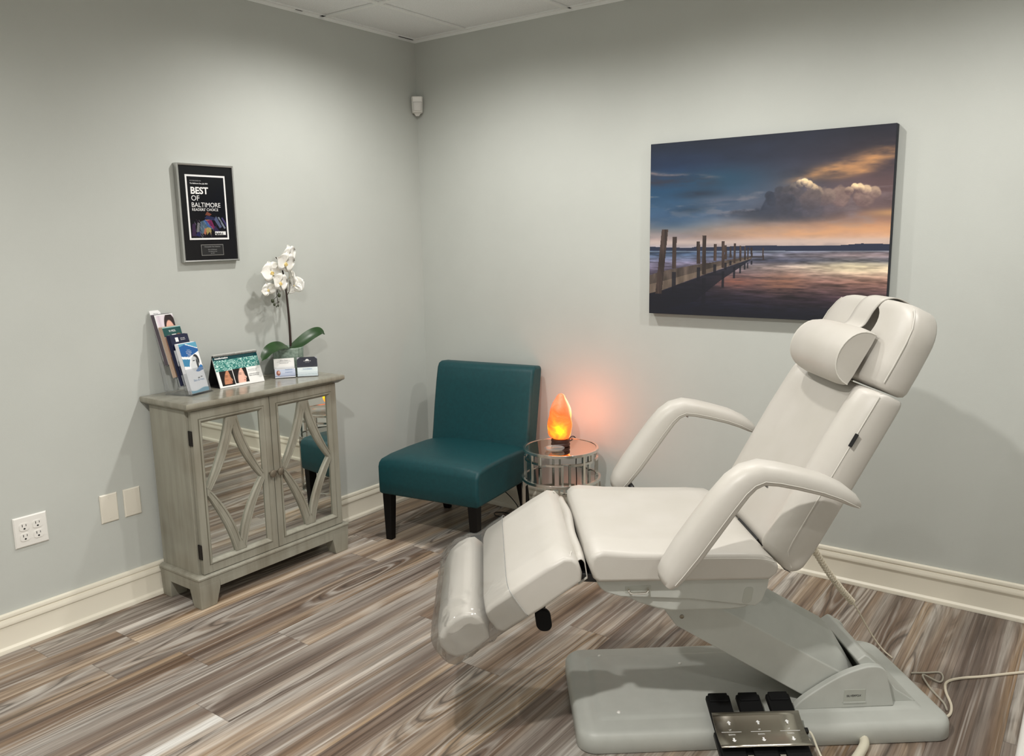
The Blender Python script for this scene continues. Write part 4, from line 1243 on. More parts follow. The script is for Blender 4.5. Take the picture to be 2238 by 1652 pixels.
def tleg(xc, yc, sx, sy, ztop=0.24):
    a, c = 0.0235, 0.0165
    bxs, bys = xc + sx * 0.004, yc + sy
    top = [Vector((xc + i * a, yc + j * a, ztop)) for i, j in ((-1, -1), (1, -1), (1, 1), (-1, 1))]
    bot = [Vector((bxs + i * c, bys + j * c, 0.0)) for i, j in ((-1, -1), (1, -1), (1, 1), (-1, 1))]
    return MB().loft([bot, top]).build('leg', M_blackwood, tc_, bevel=0.002)
tleg(0.040, 0.036, -1, 0.002)
tleg(0.520, 0.036, 1, 0.002)
tleg(0.040, 0.500, -1, 0.055)
tleg(0.520, 0.500, 1, 0.055)

# ------------------------------------------------------------------ chrome drum side table
TX0, TY0 = 1.093, -0.279
TZ = 0.47
st_ = tag(empty('side_table', (TX0, TY0, 0.0), 0), 'round chrome and mirror side table beside the teal chair', 'table')
MB().lathe([(0.165, TZ - 0.010), (0.165, TZ - 0.001)], 64).build('mirror_top', mat('bronze_tinted_mirror', (214, 204, 190), 0.03, 1.0), st_)
def ring_tube(r, z, rad, name):
    return MB().tube([(r * math.cos(2 * math.pi * k / 64), r * math.sin(2 * math.pi * k / 64), z) for k in range(64)], rad, 10, closed=True).build(name, M_polish, st_)
def hoop(r, z0, z1, th, name, a0=0, a1=360):
    n = max(6, int((a1 - a0) / 6))
    rings = []
    for k in range(n + 1):
        a = R(a0 + (a1 - a0) * k / n)
        rings.append([Vector(((r + d) * math.cos(a), (r + d) * math.sin(a), z)) for d, z in ((-th / 2, z0), (th / 2, z0), (th / 2, z1), (-th / 2, z1))])
    if a1 - a0 == 360:
        return MB().loft(rings[:-1], False, True)
    return MB().loft(rings)
hoop(0.172, TZ - 0.012, TZ + 0.0015, 0.012, 'r').build('top_rim', M_polish, st_, bevel=0.001)
RM = 0.182
hoop(RM, 0.318, 0.332, 0.012, 'r').build('middle_hoop', M_polish, st_, bevel=0.001)
MB().lathe([(RM - 0.006, 0.322), (RM - 0.006, 0.328)], 64).build('mirror_shelf', mat('gray_tinted_mirror', (170, 172, 168), 0.04, 1.0), st_)
hoop(RM, 0.0, 0.014, 0.012, 'r').build('floor_hoop', M_polish, st_, bevel=0.001)
def post(ang, z0, z1, r=0.170, w_=0.0065):
    a = R(ang)
    c, s_ = math.cos(a), math.sin(a)
    M = Matrix(((c, -s_, 0, r * c), (s_, c, 0, r * s_), (0, 0, 1, 0), (0, 0, 0, 1)))
    return MB().box(-w_, w_, -w_, w_, z0, z1, M)
def key_part(name, *pieces):
    mb = MB()
    for p in pieces:
        mb.add(p.v, p.f)
    return mb.build(name, M_polish, st_)
RT = 0.170
for A_ in (250, 340, 70, 160):
    post(A_, 0.330, TZ - 0.011, RT).build('upright', M_polish, st_, bevel=0.001)
    key_part('bracket', post(A_ + 18, 0.418, TZ - 0.011, RT, 0.005), hoop(RT, 0.418, 0.428, 0.010, 'r', A_, A_ + 18))
    key_part('bracket', hoop(RT, 0.418, 0.428, 0.010, 'r', A_ + 30, A_ + 55), post(A_ + 55, 0.330, 0.428, RT, 0.005))
    key_part('bracket', hoop(RT, 0.418, 0.428, 0.010, 'r', A_ + 66, A_ + 89), post(A_ + 66, 0.330, 0.428, RT, 0.005))
    post(A_ - 22, 0.013, 0.320, RM).build('upright', M_polish, st_, bevel=0.001)
    key_part('bracket', hoop(RM, 0.262, 0.272, 0.010, 'r', A_ + 30, A_ + 48), post(A_ + 30, 0.262, 0.320, RM, 0.005), post(A_ + 48, 0.013, 0.272, RM, 0.005))
    key_part('bracket', hoop(RM, 0.285, 0.295, 0.010, 'r', A_ + 56, A_ + 68), post(A_ + 56, 0.013, 0.295, RM, 0.005))

# salt lamp on the table
LX, LY = 1.080, -0.262
sl = tag(empty('salt_lamp', (LX, LY, TZ), 0), 'glowing orange salt crystal lamp on a dark wooden base', 'lamp')
MB().lathe([(0.040, 0.0), (0.044, 0.002), (0.0455, 0.010), (0.043, 0.016), (0.0415, 0.018), (0.0435, 0.021), (0.045, 0.028), (0.043, 0.034), (0.038, 0.036)], 40).build('wooden_base', M_base_wood, sl, angle=40)
prof = [(0.030, 0.034), (0.047, 0.038), (0.056, 0.055), (0.060, 0.085), (0.063, 0.110), (0.060, 0.135), (0.057, 0.160), (0.053, 0.180), (0.043, 0.200), (0.032, 0.216), (0.023, 0.228), (0.019, 0.240), (0.012, 0.249), (0.004, 0.252)]
rings = []
rs = np.random.RandomState(5)
ph = rs.rand(6) * 6.28
for r, z in prof:
    ring = []
    for k in range(28):
        a = 2 * math.pi * k / 28
        q_ = 1 + 0.10 * math.sin(2 * a + ph[0] + z * 16) + 0.07 * math.sin(3 * a + ph[1] - z * 34) + 0.05 * math.sin(5 * a + ph[2] + z * 60) + 0.03 * math.sin(8 * a + ph[3] + z * 110)
        if z < 0.05: q_ = 1 + (q_ - 1) * 0.5
        ring.append(Vector((r * q_ * math.cos(a) + 0.022 * max(0, z - 0.16) * 4 - 0.004, r * q_ * math.sin(a) * 0.95, z)))
    rings.append(ring)
MB().loft(rings).build('salt_crystal', M_salt, sl, angle=70, subsurf=1)
cord = catmull([(0.0, 0.044, 0.008), (-0.02, 0.10, 0.004), (-0.035, 0.165, 0.006), (-0.04, 0.205, -0.03), (-0.045, 0.21, -0.15), (-0.05, 0.208, -0.30), (-0.06, 0.19, -0.44),
                (-0.14, 0.12, -0.465), (-0.30, 0.12, -0.466), (-0.44, 0.16, -0.466), (-0.50, 0.13, -0.466), (-0.46, 0.09, -0.4655), (-0.38, 0.12, -0.462), (-0.40, 0.20, -0.44), (-0.50, 0.232, -0.385), (-0.56, 0.236, -0.372), (-0.62, 0.240, -0.30)], 6)
MB().tube(cord, 0.0028, 6).build('power_cord', M_black, sl)

# small glass dish
gd = MB().lathe([(0.0, 0.001), (0.028, 0.001), (0.040, 0.004), (0.0455, 0.010), (0.047, 0.013), (0.045, 0.014), (0.038, 0.008), (0.025, 0.0045), (0.0, 0.004)], 36, (0, 0, 0), caps=False).build('glass_dish', M_glass, None)
gd.location = (1.105, -0.352, TZ + 0.0002)
tag(gd, 'small clear glass dish on the mirrored table before the lamp', 'dish')

# ------------------------------------------------------------------ treatment chair  (local x = towards the head, local y = away from the viewer)
TH = R(38.2)
UX, UY = math.cos(TH), math.sin(TH)
U0 = 1.10
def uv(u, v, z=0.0):
    """chair axes -> room"""
    vv = v - 2.30
    return Vector((u * UX - vv * UY, u * UY + vv * UX, z))
tr = tag(empty('treatment_chair', uv(U0, 0), 38.2), 'reclined white vinyl treatment chair on a gray plastic base', 'treatment chair')
OFF = (-U0, 0, 0)
def tb(mb, name, m, parent=None, **kw):
    return mb.build(name, m, parent or tr, off=OFF, **kw)
# base
def rrect(u0, u1, v0, v1, r, n=7):
    out = []
    for cx, cy, a0 in ((u1 - r, v1 - r, 0), (u0 + r, v1 - r, 90), (u0 + r, v0 + r, 180), (u1 - r, v0 + r, 270)):
        for k in range(n + 1):
            a = R(a0 + 90 * k / n)
            out.append((cx + r * math.cos(a), cy + r * math.sin(a)))
    return out
def base_outline(i):
    pts = rrect(0.578 + i, 1.668 - i, -0.236 + i, 0.262 - i, max(0.012, 0.055 - i * 0.6), 8)
    return [(u + 0.018 * max(0, v) / 0.25 * (-1 if u > 1.2 else 0.4) , v) for u, v in pts]
rings = []
for i, z in ((0.004, 0.0), (0.0, 0.004), (0.0005, 0.040), (0.004, 0.052), (0.011, 0.059), (0.020, 0.062), (0.062, 0.0635), (0.068, 0.0645), (0.074, 0.068), (0.084, 0.070), (0.11, 0.0705)):
    rings.append([Vector((u, v, z)) for u, v in base_outline(i)])
tb(MB().loft(rings), 'base', M_gray_pl, angle=60)
for u, v in ((0.697, 0.191), (0.707, -0.141), (1.574, -0.127), (0.95, 0.12)):
    tb(MB().lathe([(0.006, 0.0), (0.0058, 0.002), (0.004, 0.004), (0.0, 0.0046)], 14, (u, v, 0.0690 if (u < 1.0 and abs(v) < 0.16) else 0.066)), 'screw_cap', M_white_pl)
# tower: two cheeks and a rear wall
cheek = catmull([(1.215, 0.066), (1.245, 0.098), (1.300, 0.137), (1.362, 0.173), (1.424, 0.195), (1.462, 0.197), (1.486, 0.186), (1.497, 0.160), (1.521, 0.069)], 4)
cheek = [(p[0], p[1]) for p in [Vector((q_[0], q_[1])) if len(q_) == 2 else q_ for q_ in cheek]] if False else [(p.x, p.y) for p in [Vector((q_[0], q_[1])) for q_ in cheek]]
ck = None
for s_ in (-1, 1):
    c = tb(MB().prism(cheek, s_ * 0.134, s_ * 0.158, lambda p, a: Vector((p[0], a, p[1]))), 'tower_cheek', M_gray_pl, bevel=0.007, seg=3)
    if s_ < 0: ck = c
tb(MB().prism([(1.412, 0.205), (1.436, 0.222), (1.448, 0.216), (1.470, 0.196), (1.535, 0.110), (1.600, 0.066), (1.500, 0.066), (1.47, 0.12)], -0.136, 0.136, lambda p, a: Vector((p[0], a, p[1]))), 'tower_rear_wall', M_gray_pl, bevel=0.005, seg=2)
# name plate on the cheek
pl = tb(MB().box(1.368, 1.432, -0.1592, -0.1575, 0.088, 0.127), 'name_plate', M_gray_pl2, bevel=0.0008)
tb(MB().box(1.366, 1.434, -0.1612, -0.1575, 0.0845, 0.0885), 'plate_ledge', M_gray_pl, pl)
text('SILVERFOX', 0.0090, M_ink, pl, fr((1.3755 - U0, -0.1597, 0.1045)), xs=0.98)
# lifting column
A = [(0.80, 0.452), (0.847, 0.371), (0.875, 0.331), (1.254, 0.098), (1.300, 0.072), (1.452, 0.072), (1.452, 0.115), (1.372, 0.163), (1.03, 0.3655), (0.885, 0.452)]
def colring(v, up):
    return [Vector((u, v, z + (up if i >= 7 and i <= 9 else 0.0))) for i, (u, z) in enumerate(A)]
b = MB().loft([colring(-0.130, 0), colring(-0.074, 0.066), colring(-0.050, 0.092), colring(0.0, 0.098), colring(0.050, 0.092), colring(0.074, 0.066), colring(0.130, 0)])
lc = tb(b, 'lifting_column', M_gray_pl, bevel=0.004, seg=2, angle=30)
tb(MB().loft([[Vector((0.891 + r * math.cos(k * math.pi / 8), -0.1295 - d, 0.359 + r * math.sin(k * math.pi / 8))) for k in range(16)] for r, d in ((0.0065, 0), (0.0062, 0.002), (0.004, 0.0035))]), 'screw', M_bronze, lc)
# tray under the seat
def vprism(poly, v0, v1, n=1):
    return MB().loft([[Vector((p[0], v0 + (v1 - v0) * i / n, p[1])) for p in poly] for i in range(n + 1)])
UP = catmull([(0.690, 0.492), (0.650, 0.506), (0.630, 0.524), (0.620, 0.548)], 4)
upper = [(p.x, p.y) for p in [Vector((q_[0], q_[1])) for q_ in UP]] + [(1.094, 0.545), (1.088, 0.505), (1.074, 0.468), (1.056, 0.453), (0.883, 0.4785)]
pan = tb(vprism(upper, -0.272, 0.272), 'seat_tray', M_gray_pl, bevel=0.008, seg=3)
lower = [(0.690, 0.495), (0.735, 0.470), (0.79, 0.449), (0.83, 0.441), (0.99, 0.440), (1.030, 0.444), (1.054, 0.456), (0.883, 0.482)]
tb(vprism(lower, -0.262, 0.262), 'lower_tray', M_gray_pl, bevel=0.008, seg=3)
hd = MB()
hd.tube(catmull([(0.709, -0.271, 0.517), (0.7095, -0.281, 0.512), (0.716, -0.283, 0.5065), (0.735, -0.283, 0.5055), (0.754, -0.283, 0.5065), (0.7605, -0.281, 0.512), (0.761, -0.271, 0.517)], 5), 0.0026, 8)
tb(hd, 'side_handle', M_chrome)
tb(MB().box(0.700, 0.770, -0.2728, -0.2700, 0.503, 0.523), 'handle_recess_panel', M_gray_pl2, pan, bevel=0.001)  # flat panel in darker gray instead of a modelled hollow
rc = rrect(1.021, 1.047, 0.462, 0.510, 0.011, 5)
tb(MB().prism(rc, -0.2728, -0.268, lambda p, a: Vector((p[0] + (p[1] - 0.486) * 0.15, a, p[1]))), 'side_recess_panel', M_gray_pl2, pan, bevel=0.001)  # likewise a darker flat panel, no hollow cut
# seat cushion
SP = [(0.625, 0.545), (0.612, 0.556), (0.602, 0.590), (0.603, 0.612), (0.616, 0.626), (0.640, 0.630), (0.72, 0.622), (0.86, 0.615), (1.00, 0.612), (1.060, 0.607), (1.092, 0.594), (1.110, 0.578), (1.104, 0.555), (1.084, 0.538), (0.86, 0.541)]
rings = []
for t in (0, 0.02, 0.05, 0.09, 0.125, 0.14, 0.155, 0.25, 0.5, 0.75, 0.845, 0.86, 0.875, 0.91, 0.95, 0.98, 1.0):
    v = -0.298 + 0.596 * t
    k = min(1.0, (1 - abs(2 * t - 1)) / 0.28) ** 0.8
    rings.append([Vector((p[0] - (0.006 * k if p[0] < 0.61 else 0), v, p[1] + ((0.014 * k) if p[1] > 0.60 else 0))) for p in SP])
st2 = tb(MB().loft(rings), 'seat_cushion', M_white_leather, bevel=0.020, seg=4, angle=52)
def seam(pts, parent, r=0.0016, name='seam'):
    return tb(MB().tube(pts, r, 6), name, M_seam, parent)
for s_ in (-1, 1):
    seam(catmull([(1.095, s_ * 0.2945, 0.588), (1.04, s_ * 0.2965, 0.600), (0.86, s_ * 0.2965, 0.605), (0.70, s_ * 0.2965, 0.609), (0.645, s_ * 0.294, 0.614), (0.622, s_ * 0.282, 0.618), (0.609, s_ * 0.250, 0.621), (0.603, 0, 0.626)], 5), st2)
# backrest
B0 = Vector((1.186, 0.560)); BD = Vector((0.478, 0.878)); BN = Vector((-0.878, 0.478))
def bp(s_, n, v):
    p = B0 + BD * s_ + BN * n
    return Vector((p.x, v, p.y))
def back_ring(s_, hw, n0, n1, bol=1.0, rec=0.0):
    """n0 rear, n1 seam height; bolsters on both sides of a shallow hollow"""
    up = [(hw, n0 + 0.012), (hw, n1 - 0.012), (hw - 0.006, n1), (hw - 0.030, n1 + 0.026 * bol), (hw - 0.062, n1 + 0.040 * bol), (hw - 0.095, n1 + 0.034 * bol),
          (hw - 0.125, n1 + 0.016 * bol - rec), (hw - 0.155, n1 + 0.006 * bol - rec), (0.06, n1 + 0.004 * bol - rec)]
    pts = [(-hw + 0.012, n0), (hw - 0.012, n0)] + up + [(-v, n) for v, n in reversed(up)]
    return [bp(s_, n, v) for v, n in pts]
rings = []
for t in range(7):                       # rounded lower end
    a = math.pi / 2 * t / 6
    s_ = -0.030 + 0.040 * (1 - math.cos(a))
    h = math.sin(a) * 0.97 + 0.03
    rings.append(back_ring(s_, 0.283 - 0.01 * (1 - math.sin(a)), 0.036 - 0.034 * h, 0.036 + 0.034 * h, h))
for s_, w_, bol, rec in ((0.05, 0.285, 1.0, 0.0), (0.12, 0.286, 1.0, 0.002), (0.22, 0.286, 1.0, 0.004), (0.34, 0.285, 1.0, 0.004), (0.44, 0.284, 0.9, 0.002), (0.480, 0.283, 0.8, 0.0)):
    rings.append(back_ring(s_, w_, 0.0, 0.070, bol, rec))
for t in range(1, 5):
    a = math.pi / 2 * t / 4
    rings.append(back_ring(0.480 + 0.026 * math.sin(a), 0.283 - 0.008 * (1 - math.cos(a)), 0.004 * (1 - math.cos(a)), 0.070 - 0.018 * (1 - math.cos(a)), 0.8 * math.cos(a)))
bk = tb(MB().loft(rings), 'backrest', M_white_leather, angle=75)
for s_ in (-1, 1):
    seam([bp(q_, 0.071 - (0.05 * ((0.035 - q_) / 0.06) ** 2 if q_ < 0.035 else 0), s_ * 0.2805) for q_ in [-0.015, 0.0, 0.02, 0.05, 0.12, 0.2, 0.3, 0.4, 0.47, 0.492]], bk)
tb(MB().box(-0.0006, 0.0006, -0.012, 0.006, -0.019, 0.019, Matrix.Translation(bp(0.362, 0.074, -0.283)) @ Matrix.Rotation(-R(28.5), 4, 'Y').inverted()), 'black_label_tab', M_rubber, bk)
# frame behind the backrest
tb(MB().loft([[bp(s_, n, v) for v, n in ((-0.10, -0.002), (0.10, -0.002), (0.10, -0.03), (-0.10, -0.03))] for s_ in (0.02, 0.30)]), 'back_frame', M_gray_pl2, bevel=0.004)
tb(MB().loft([[Vector((u, v, z)) for v in (-0.09,) for u, z in ()] or [Vector((1.06, -0.09, 0.50)), Vector((1.06, 0.09, 0.50)), Vector((1.06, 0.09, 0.535)), Vector((1.06, -0.09, 0.535))],
              [bp(0.10, -0.03, -0.09), bp(0.10, -0.03, 0.09), bp(0.10, -0.004, 0.09), bp(0.10, -0.004, -0.09)]]), 'hinge_link', M_black)
# headrest with a face hole
H0 = Vector((1.436, 1.012)); HD = Vector((0.45, 0.893)); HN = Vector((-0.893, 0.45))
def hp(s_, n, v):
    p = H0 + HD * s_ + HN * n
    return Vector((p.x, v, p.y))
def head_ring(s_, hw, n0, n1):
    up = [(hw, n0 + 0.012), (hw, n1 - 0.014), (hw - 0.004, n1 - 0.004), (hw - 0.020, n1 + 0.006), (hw - 0.055, n1 + 0.013), (hw * 0.55, n1 + 0.016), (hw * 0.25, n1 + 0.015)]
    pts = [(-hw + 0.014, n0), (hw - 0.014, n0)] + up + [(-v, n) for v, n in reversed(up)]
    return [hp(s_, n, v) for v, n in pts]
rings = [head_ring(-0.002, 0.258, 0.012, 0.050), head_ring(0.004, 0.266, 0.003, 0.068), head_ring(0.016, 0.270, 0.0, 0.075), head_ring(0.07, 0.272, 0.0, 0.076), head_ring(0.13, 0.270, 0.0, 0.076)]
for t in range(1, 9):
    a = math.pi / 2 * t / 8
    s_ = 0.13 + 0.108 * math.sin(a)
    k = 1 - math.cos(a)
    rings.append(head_ring(s_, 0.270 - 0.10 * k, 0.002 * k, 0.076 - (0.014 * max(0, k - 0.5) * 2)))
rings.append(head_ring(0.2405, 0.155, 0.012, 0.050))
hr = tb(MB().loft(rings), 'headrest', M_white_leather, angle=75)
cut = MB()
cut.loft([[hp(0.150 + 0.068 * math.sin(2 * math.pi * k / 28), n, -0.016 + 0.082 * math.cos(2 * math.pi * k / 28) * (1.0 + 0.15 * math.sin(2 * math.pi * k / 28))) for k in range(28)] for n in (-0.03, 0.14)])
co = tb(cut, 'cutter', M_white_leather)
md_ = hr.modifiers.new('hole', 'BOOLEAN')
md_.operation = 'DIFFERENCE'
md_.object = co
md_.solver = 'EXACT'
bpy.context.view_layer.update()
me = bpy.data.meshes.new_from_object(hr.evaluated_get(bpy.context.evaluated_depsgraph_get()))
hr.modifiers.clear()
hr.data = me
me.set_sharp_from_angle(angle=R(60))
bpy.data.objects.remove(co)
for s_ in (-1, 1):
    seam([hp(q_, 0.0765, s_ * (w_ - 0.0025)) for q_, w_ in ((0.016, 0.270), (0.07, 0.272), (0.13, 0.270), (0.171, 0.2625), (0.206, 0.240), (0.222, 0.221))], hr, 0.0019)
tb(MB().loft([[hp(s_, n, v) for v, n in ((-0.03, 0.02), (0.03, 0.02), (0.03, 0.035), (-0.03, 0.035))] for s_ in (-0.10, 0.02)]), 'headrest_bar', M_chrome)
# armrests
def armrest(v0):
    path = [(0.781, 0.585, 0.030), (0.790, 0.598, 0.052), (0.808, 0.622, 0.066), (0.845, 0.672, 0.076), (0.890, 0.736, 0.076), (0.930, 0.792, 0.074), (0.960, 0.831, 0.070), (0.984, 0.852, 0.064),
            (1.012, 0.862, 0.058), (1.050, 0.857, 0.054), (1.100, 0.8455, 0.052), (1.160, 0.829, 0.050), (1.205, 0.811, 0.044), (1.238, 0.792, 0.034), (1.256, 0.780, 0.020), (1.262, 0.775, 0.008)]
    rings = []
    n = len(path)
    for i, (u, z, th) in enumerate(path):
        a, c = path[max(0, i - 1)], path[min(n - 1, i + 1)]
        t = Vector((c[0] - a[0], c[1] - a[1])).normalized()
        nn = Vector((-t.y, t.x))
        wv_ = 0.046 * min(1, 0.35 + th / 0.06)
        ring = []
        for k in range(20):
            an = 2 * math.pi * k / 20
            cx, sy = math.cos(an), math.sin(an)
            ex = math.copysign(abs(cx) ** 0.75, cx) * wv_
            ey = math.copysign(abs(sy) ** (0.8 if sy > 0 else 0.35), sy) * th * (0.62 if sy > 0 else 0.38)
            ring.append(Vector((u + nn.x * ey, v0 + ex, z + nn.y * ey)))
        rings.append(ring)
    o = tb(MB().loft(rings), 'armrest', M_white_leather, angle=60)
    for side in (-1, 1):
        pts = []
        for i, (u, z, th) in enumerate(path[1:-1]):
            a, c = path[i], path[i + 2]
            t = Vector((c[0] - a[0], c[1] - a[1])).normalized()
            nn = Vector((-t.y, t.x))
            wv_ = 0.046 * min(1, 0.35 + th / 0.06)
            pts.append((u - nn.x * th * 0.12, v0 + side * (wv_ + 0.0004), z - nn.y * th * 0.12))
        seam(pts, o, 0.0012)
    tb(MB().box(1.0195, 1.0225, v0 - 0.036, v0 + 0.036, 0.8365, 0.846), 'elbow_crease_shade', M_inkg, o)  # gray strip painting in the shade of the crease under the elbow
    s2 = 1 if v0 < 0 else -1
    tb(MB().tube([(0.815, v0, 0.62), (0.83, v0 + s2 * 0.045, 0.60), (0.84, v0 + s2 * 0.125, 0.525)], 0.009, 10), 'arm_bracket', M_black, o)
    return o
armrest(-0.392)
armrest(0.392)
# leg rest
LO = Vector((0.556, 0.630)); LD = Vector((-0.835, -0.549)); LN = Vector((-0.549, 0.835))
def lp(s_, n, v):
    p = LO + LD * s_ + LN * n
    return Vector((p.x, v, p.y))
def legloft(prof, hw, crown, n=12):
    rings = []
    for t in (0, 0.02, 0.05, 0.09, 0.125, 0.14, 0.155, 0.25, 0.5, 0.75, 0.845, 0.86, 0.875, 0.91, 0.95, 0.98, 1.0):
        k = min(1.0, (1 - abs(2 * t - 1)) / 0.28) ** 0.8
        rings.append([lp(p[0], p[1] + (crown * k if p[1] > -0.012 else 0), -hw + 2 * hw * t) for p in prof])
    return MB().loft(rings)
LP = [(0.024, -0.082), (0.010, -0.064), (0.002, -0.036), (0.006, -0.014), (0.026, 0.001), (0.08, 0.004), (0.16, 0.004), (0.262, 0.003), (0.282, -0.004), (0.288, -0.030), (0.288, -0.066), (0.276, -0.084), (0.15, -0.087)]
lg = tb(legloft(LP, 0.294, 0.013), 'leg_cushion', M_white_leather, bevel=0.020, seg=4, angle=52)
for s_ in (-1, 1):
    seam([lp(q_, n, s_ * v) for q_, n, v in ((0.280, -0.012, 0.284), (0.268, -0.006, 0.2895), (0.2, -0.0045, 0.2905), (0.1, -0.0045, 0.2905), (0.03, -0.006, 0.289), (0.012, -0.010, 0.280), (0.005, -0.010, 0.255))], lg)
FP = [(0.318, -0.078), (0.306, -0.056), (0.303, -0.020), (0.312, 0.008), (0.335, 0.020), (0.365, 0.023), (0.400, 0.017), (0.428, 0.002), (0.440, -0.022), (0.438, -0.050), (0.424, -0.072), (0.395, -0.084), (0.350, -0.084)]
ft = tb(legloft(FP, 0.284, 0.010), 'foot_cushion', M_white_leather, bevel=0.030, seg=5, angle=60)
tb(MB().loft([[lp(s_, n, v) for v, n in ((-0.09, -0.088), (0.09, -0.088), (0.09, -0.102), (-0.09, -0.102))] for s_ in (0.02, 0.36)]), 'leg_frame', M_black, bevel=0.003)
tb(MB().loft([[Vector((0.575, v, 0.535)), Vector((0.64, v, 0.530)), Vector((0.64, v, 0.552)), Vector((0.575, v, 0.560))] for v in (-0.262, 0.262)]), 'leg_hinge', M_black, bevel=0.003)
# loose vinyl flap between the leg rest and the seat
fl_ = catmull([(0.574, 0.545), (0.566, 0.570), (0.565, 0.596), (0.572, 0.612), (0.582, 0.615), (0.590, 0.606), (0.593, 0.588), (0.597, 0.562)], 5)
tb(MB().loft([[Vector((p.x + 0.003 * math.sin(v * 21), v, p.y - 0.012 * abs(v / 0.27) ** 4 + 0.003 * math.sin(v * 13 + 1))) for p in [Vector((q_[0], q_[1])) for q_ in fl_]] for v in [-0.27 + 0.54 * i / 14 for i in range(15)]], caps=False), 'vinyl_flap', M_white_leather, solid=0.003)
# black paddle lever below the leg rest
pd = rrect(0.468, 0.514, 0.316, 0.384, 0.021, 7)
tb(MB().prism(pd, -0.112, -0.090, lambda p, a: Vector((p[0] + (p[1] - 0.35) * -0.12, a, p[1]))), 'lever_paddle', M_rubber, bevel=0.006, seg=3)
tb(MB().tube([(0.490, -0.100, 0.372), (0.498, -0.098, 0.44), (0.505, -0.09, 0.485)], 0.006, 8), 'lever_rod', M_black)
# coiled hand-control cord under the backrest
c0, c1 = Vector((1.405, 0.20, 0.425)), Vector((1.588, 0.275, 0.187))
ax = (c1 - c0)
e1 = ax.normalized().cross(Vector((0, 1, 0))).normalized()
e2 = ax.normalized().cross(e1)
NT_ = 26
pts = []
for i in range(NT_ * 10 + 1):
    t = i / (NT_ * 10)
    a = 2 * math.pi * NT_ * t
    sag = -0.012 * math.sin(math.pi * t)
    pts.append(c0 + ax * t + (e1 * math.cos(a) + e2 * math.sin(a)) * 0.0088 + Vector((0, 0, sag)))
pts = [bp(0.14, -0.012, 0.19)] + [c0 + Vector((-0.01, 0, 0.012))] + pts
cc_ = tb(MB().tube(pts, 0.0033, 6), 'coiled_cord', M_cord)
tb(MB().tube(catmull([c1, (1.62, 0.29, 0.14), (1.668, 0.30, 0.06), (1.700, 0.275, 0.012), (1.712, 0.225, 0.004)], 6), 0.0026, 6), 'straight_cord', M_cord, cc_)
# corrugated conduit out of the front of the base
hz_ = catmull([(1.402, -0.215, 0.018), (1.392, -0.250, 0.0155), (1.365, -0.285, 0.0145), (1.325, -0.330, 0.0145), (1.27, -0.40, 0.0145), (1.20, -0.47, 0.0145)], 16)
tb(MB().tube(hz_, [0.0135 if i % 2 else 0.0118 for i in range(len(hz_))], 12), 'corrugated_conduit', mat('ivory_conduit', (216, 210, 190), 0.5), angle=80)

# neck pillow strapped round the headrest
pwl = tag(empty('neck_pillow', uv(1.365, 0.0, 1.10), 38.2), 'half-round white vinyl neck pillow strapped over the headrest', 'pillow')
OFFP = (-1.365, 0, -1.10)
T0, T1 = Vector((1.322, 1.030)), Vector((1.404, 1.178))
pd_ = (T1 - T0)
pn = Vector((-pd_.y, pd_.x)).normalized()
rings = []
for i in range(17):
    t = -1 + 2 * i / 16
    v = 0.165 * t
    e = 1 - 0.10 * abs(t) ** 6
    bul = 0.080 - 0.012 * t * t
    ring = []
    for k in range(17):
        a = math.pi * k / 16
        al = 0.5 - 0.5 * math.cos(a) * e
        p = T0 + pd_ * al + pn * (bul * math.sin(a) ** 0.85 + 0.002)
        ring.append(Vector((p.x, v, p.y)))
    for k in range(1, 6):
        al = 0.5 + 0.5 * e * (1 - 2 * k / 6)
        p = T0 + pd_ * al
        ring.append(Vector((p.x, v, p.y)))
    rings.append(ring)
pb = MB().loft(rings).build('cushion', M_white_leather, pwl, off=OFFP, angle=55)
for t in (0, 16):
    MB().tube([p + Vector((0, 0.0006 * (-1 if t == 0 else 1), 0)) for p in rings[t][:17]], 0.0017, 6).build('seam', M_seam, pb, off=OFFP)
def sp_(s_, n):
    p = H0 + HD * s_ + HN * n
    return p
sp2 = [T1 + pn * 0.004 - pd_ * 0.04, sp_(0.150, 0.0945), sp_(0.195, 0.0955), sp_(0.228, 0.0905), sp_(0.246, 0.072), sp_(0.252, 0.045), sp_(0.248, 0.012), sp_(0.23, -0.006), sp_(0.15, -0.006), sp_(0.04, -0.006)]
sp2 = catmull([(p.x, p.y, 0) for p in sp2], 4)
MB().grid(lambda a, c: (lambda p: Vector((p.x, 0.072 - 0.112 * a - 0.042 * min(1.0, c / 0.45), p.y)))(sp2[min(len(sp2) - 1, int(round(c * (len(sp2) - 1))))]), 6, len(sp2) - 1).build('strap', M_white_leather, pwl, off=OFFP, solid=0.0025)

# clear vinyl cover over the foot end
cvr = tag(empty('clear_foot_cover', uv(0.32, 0.0, 0.44), 38.2), 'crinkled clear vinyl cover pulled over the foot end of the treatment chair', 'plastic cover')
OFFC = (-0.32, 0, -0.44)
rings = []
KN = 120
secs = [(0.194, 0.301, 0.0225, -0.092), (0.215, 0.302, 0.023, -0.093), (0.245, 0.302, 0.023, -0.093), (0.275, 0.302, 0.021, -0.093), (0.292, 0.302, 0.020, -0.093), (0.305, 0.301, 0.023, -0.093), (0.325, 0.300, 0.034, -0.095), (0.355, 0.300, 0.042, -0.097),
        (0.385, 0.299, 0.041, -0.098), (0.412, 0.298, 0.034, -0.097), (0.436, 0.294, 0.022, -0.090), (0.452, 0.284, 0.006, -0.074), (0.460, 0.266, -0.012, -0.054)]
from mathutils import noise as mnoise
sc_ = catmull([(q_[0], q_[1], q_[2]) for q_ in secs], 4)
sn_ = catmull([(q_[0], q_[3], 0) for q_ in secs], 4)
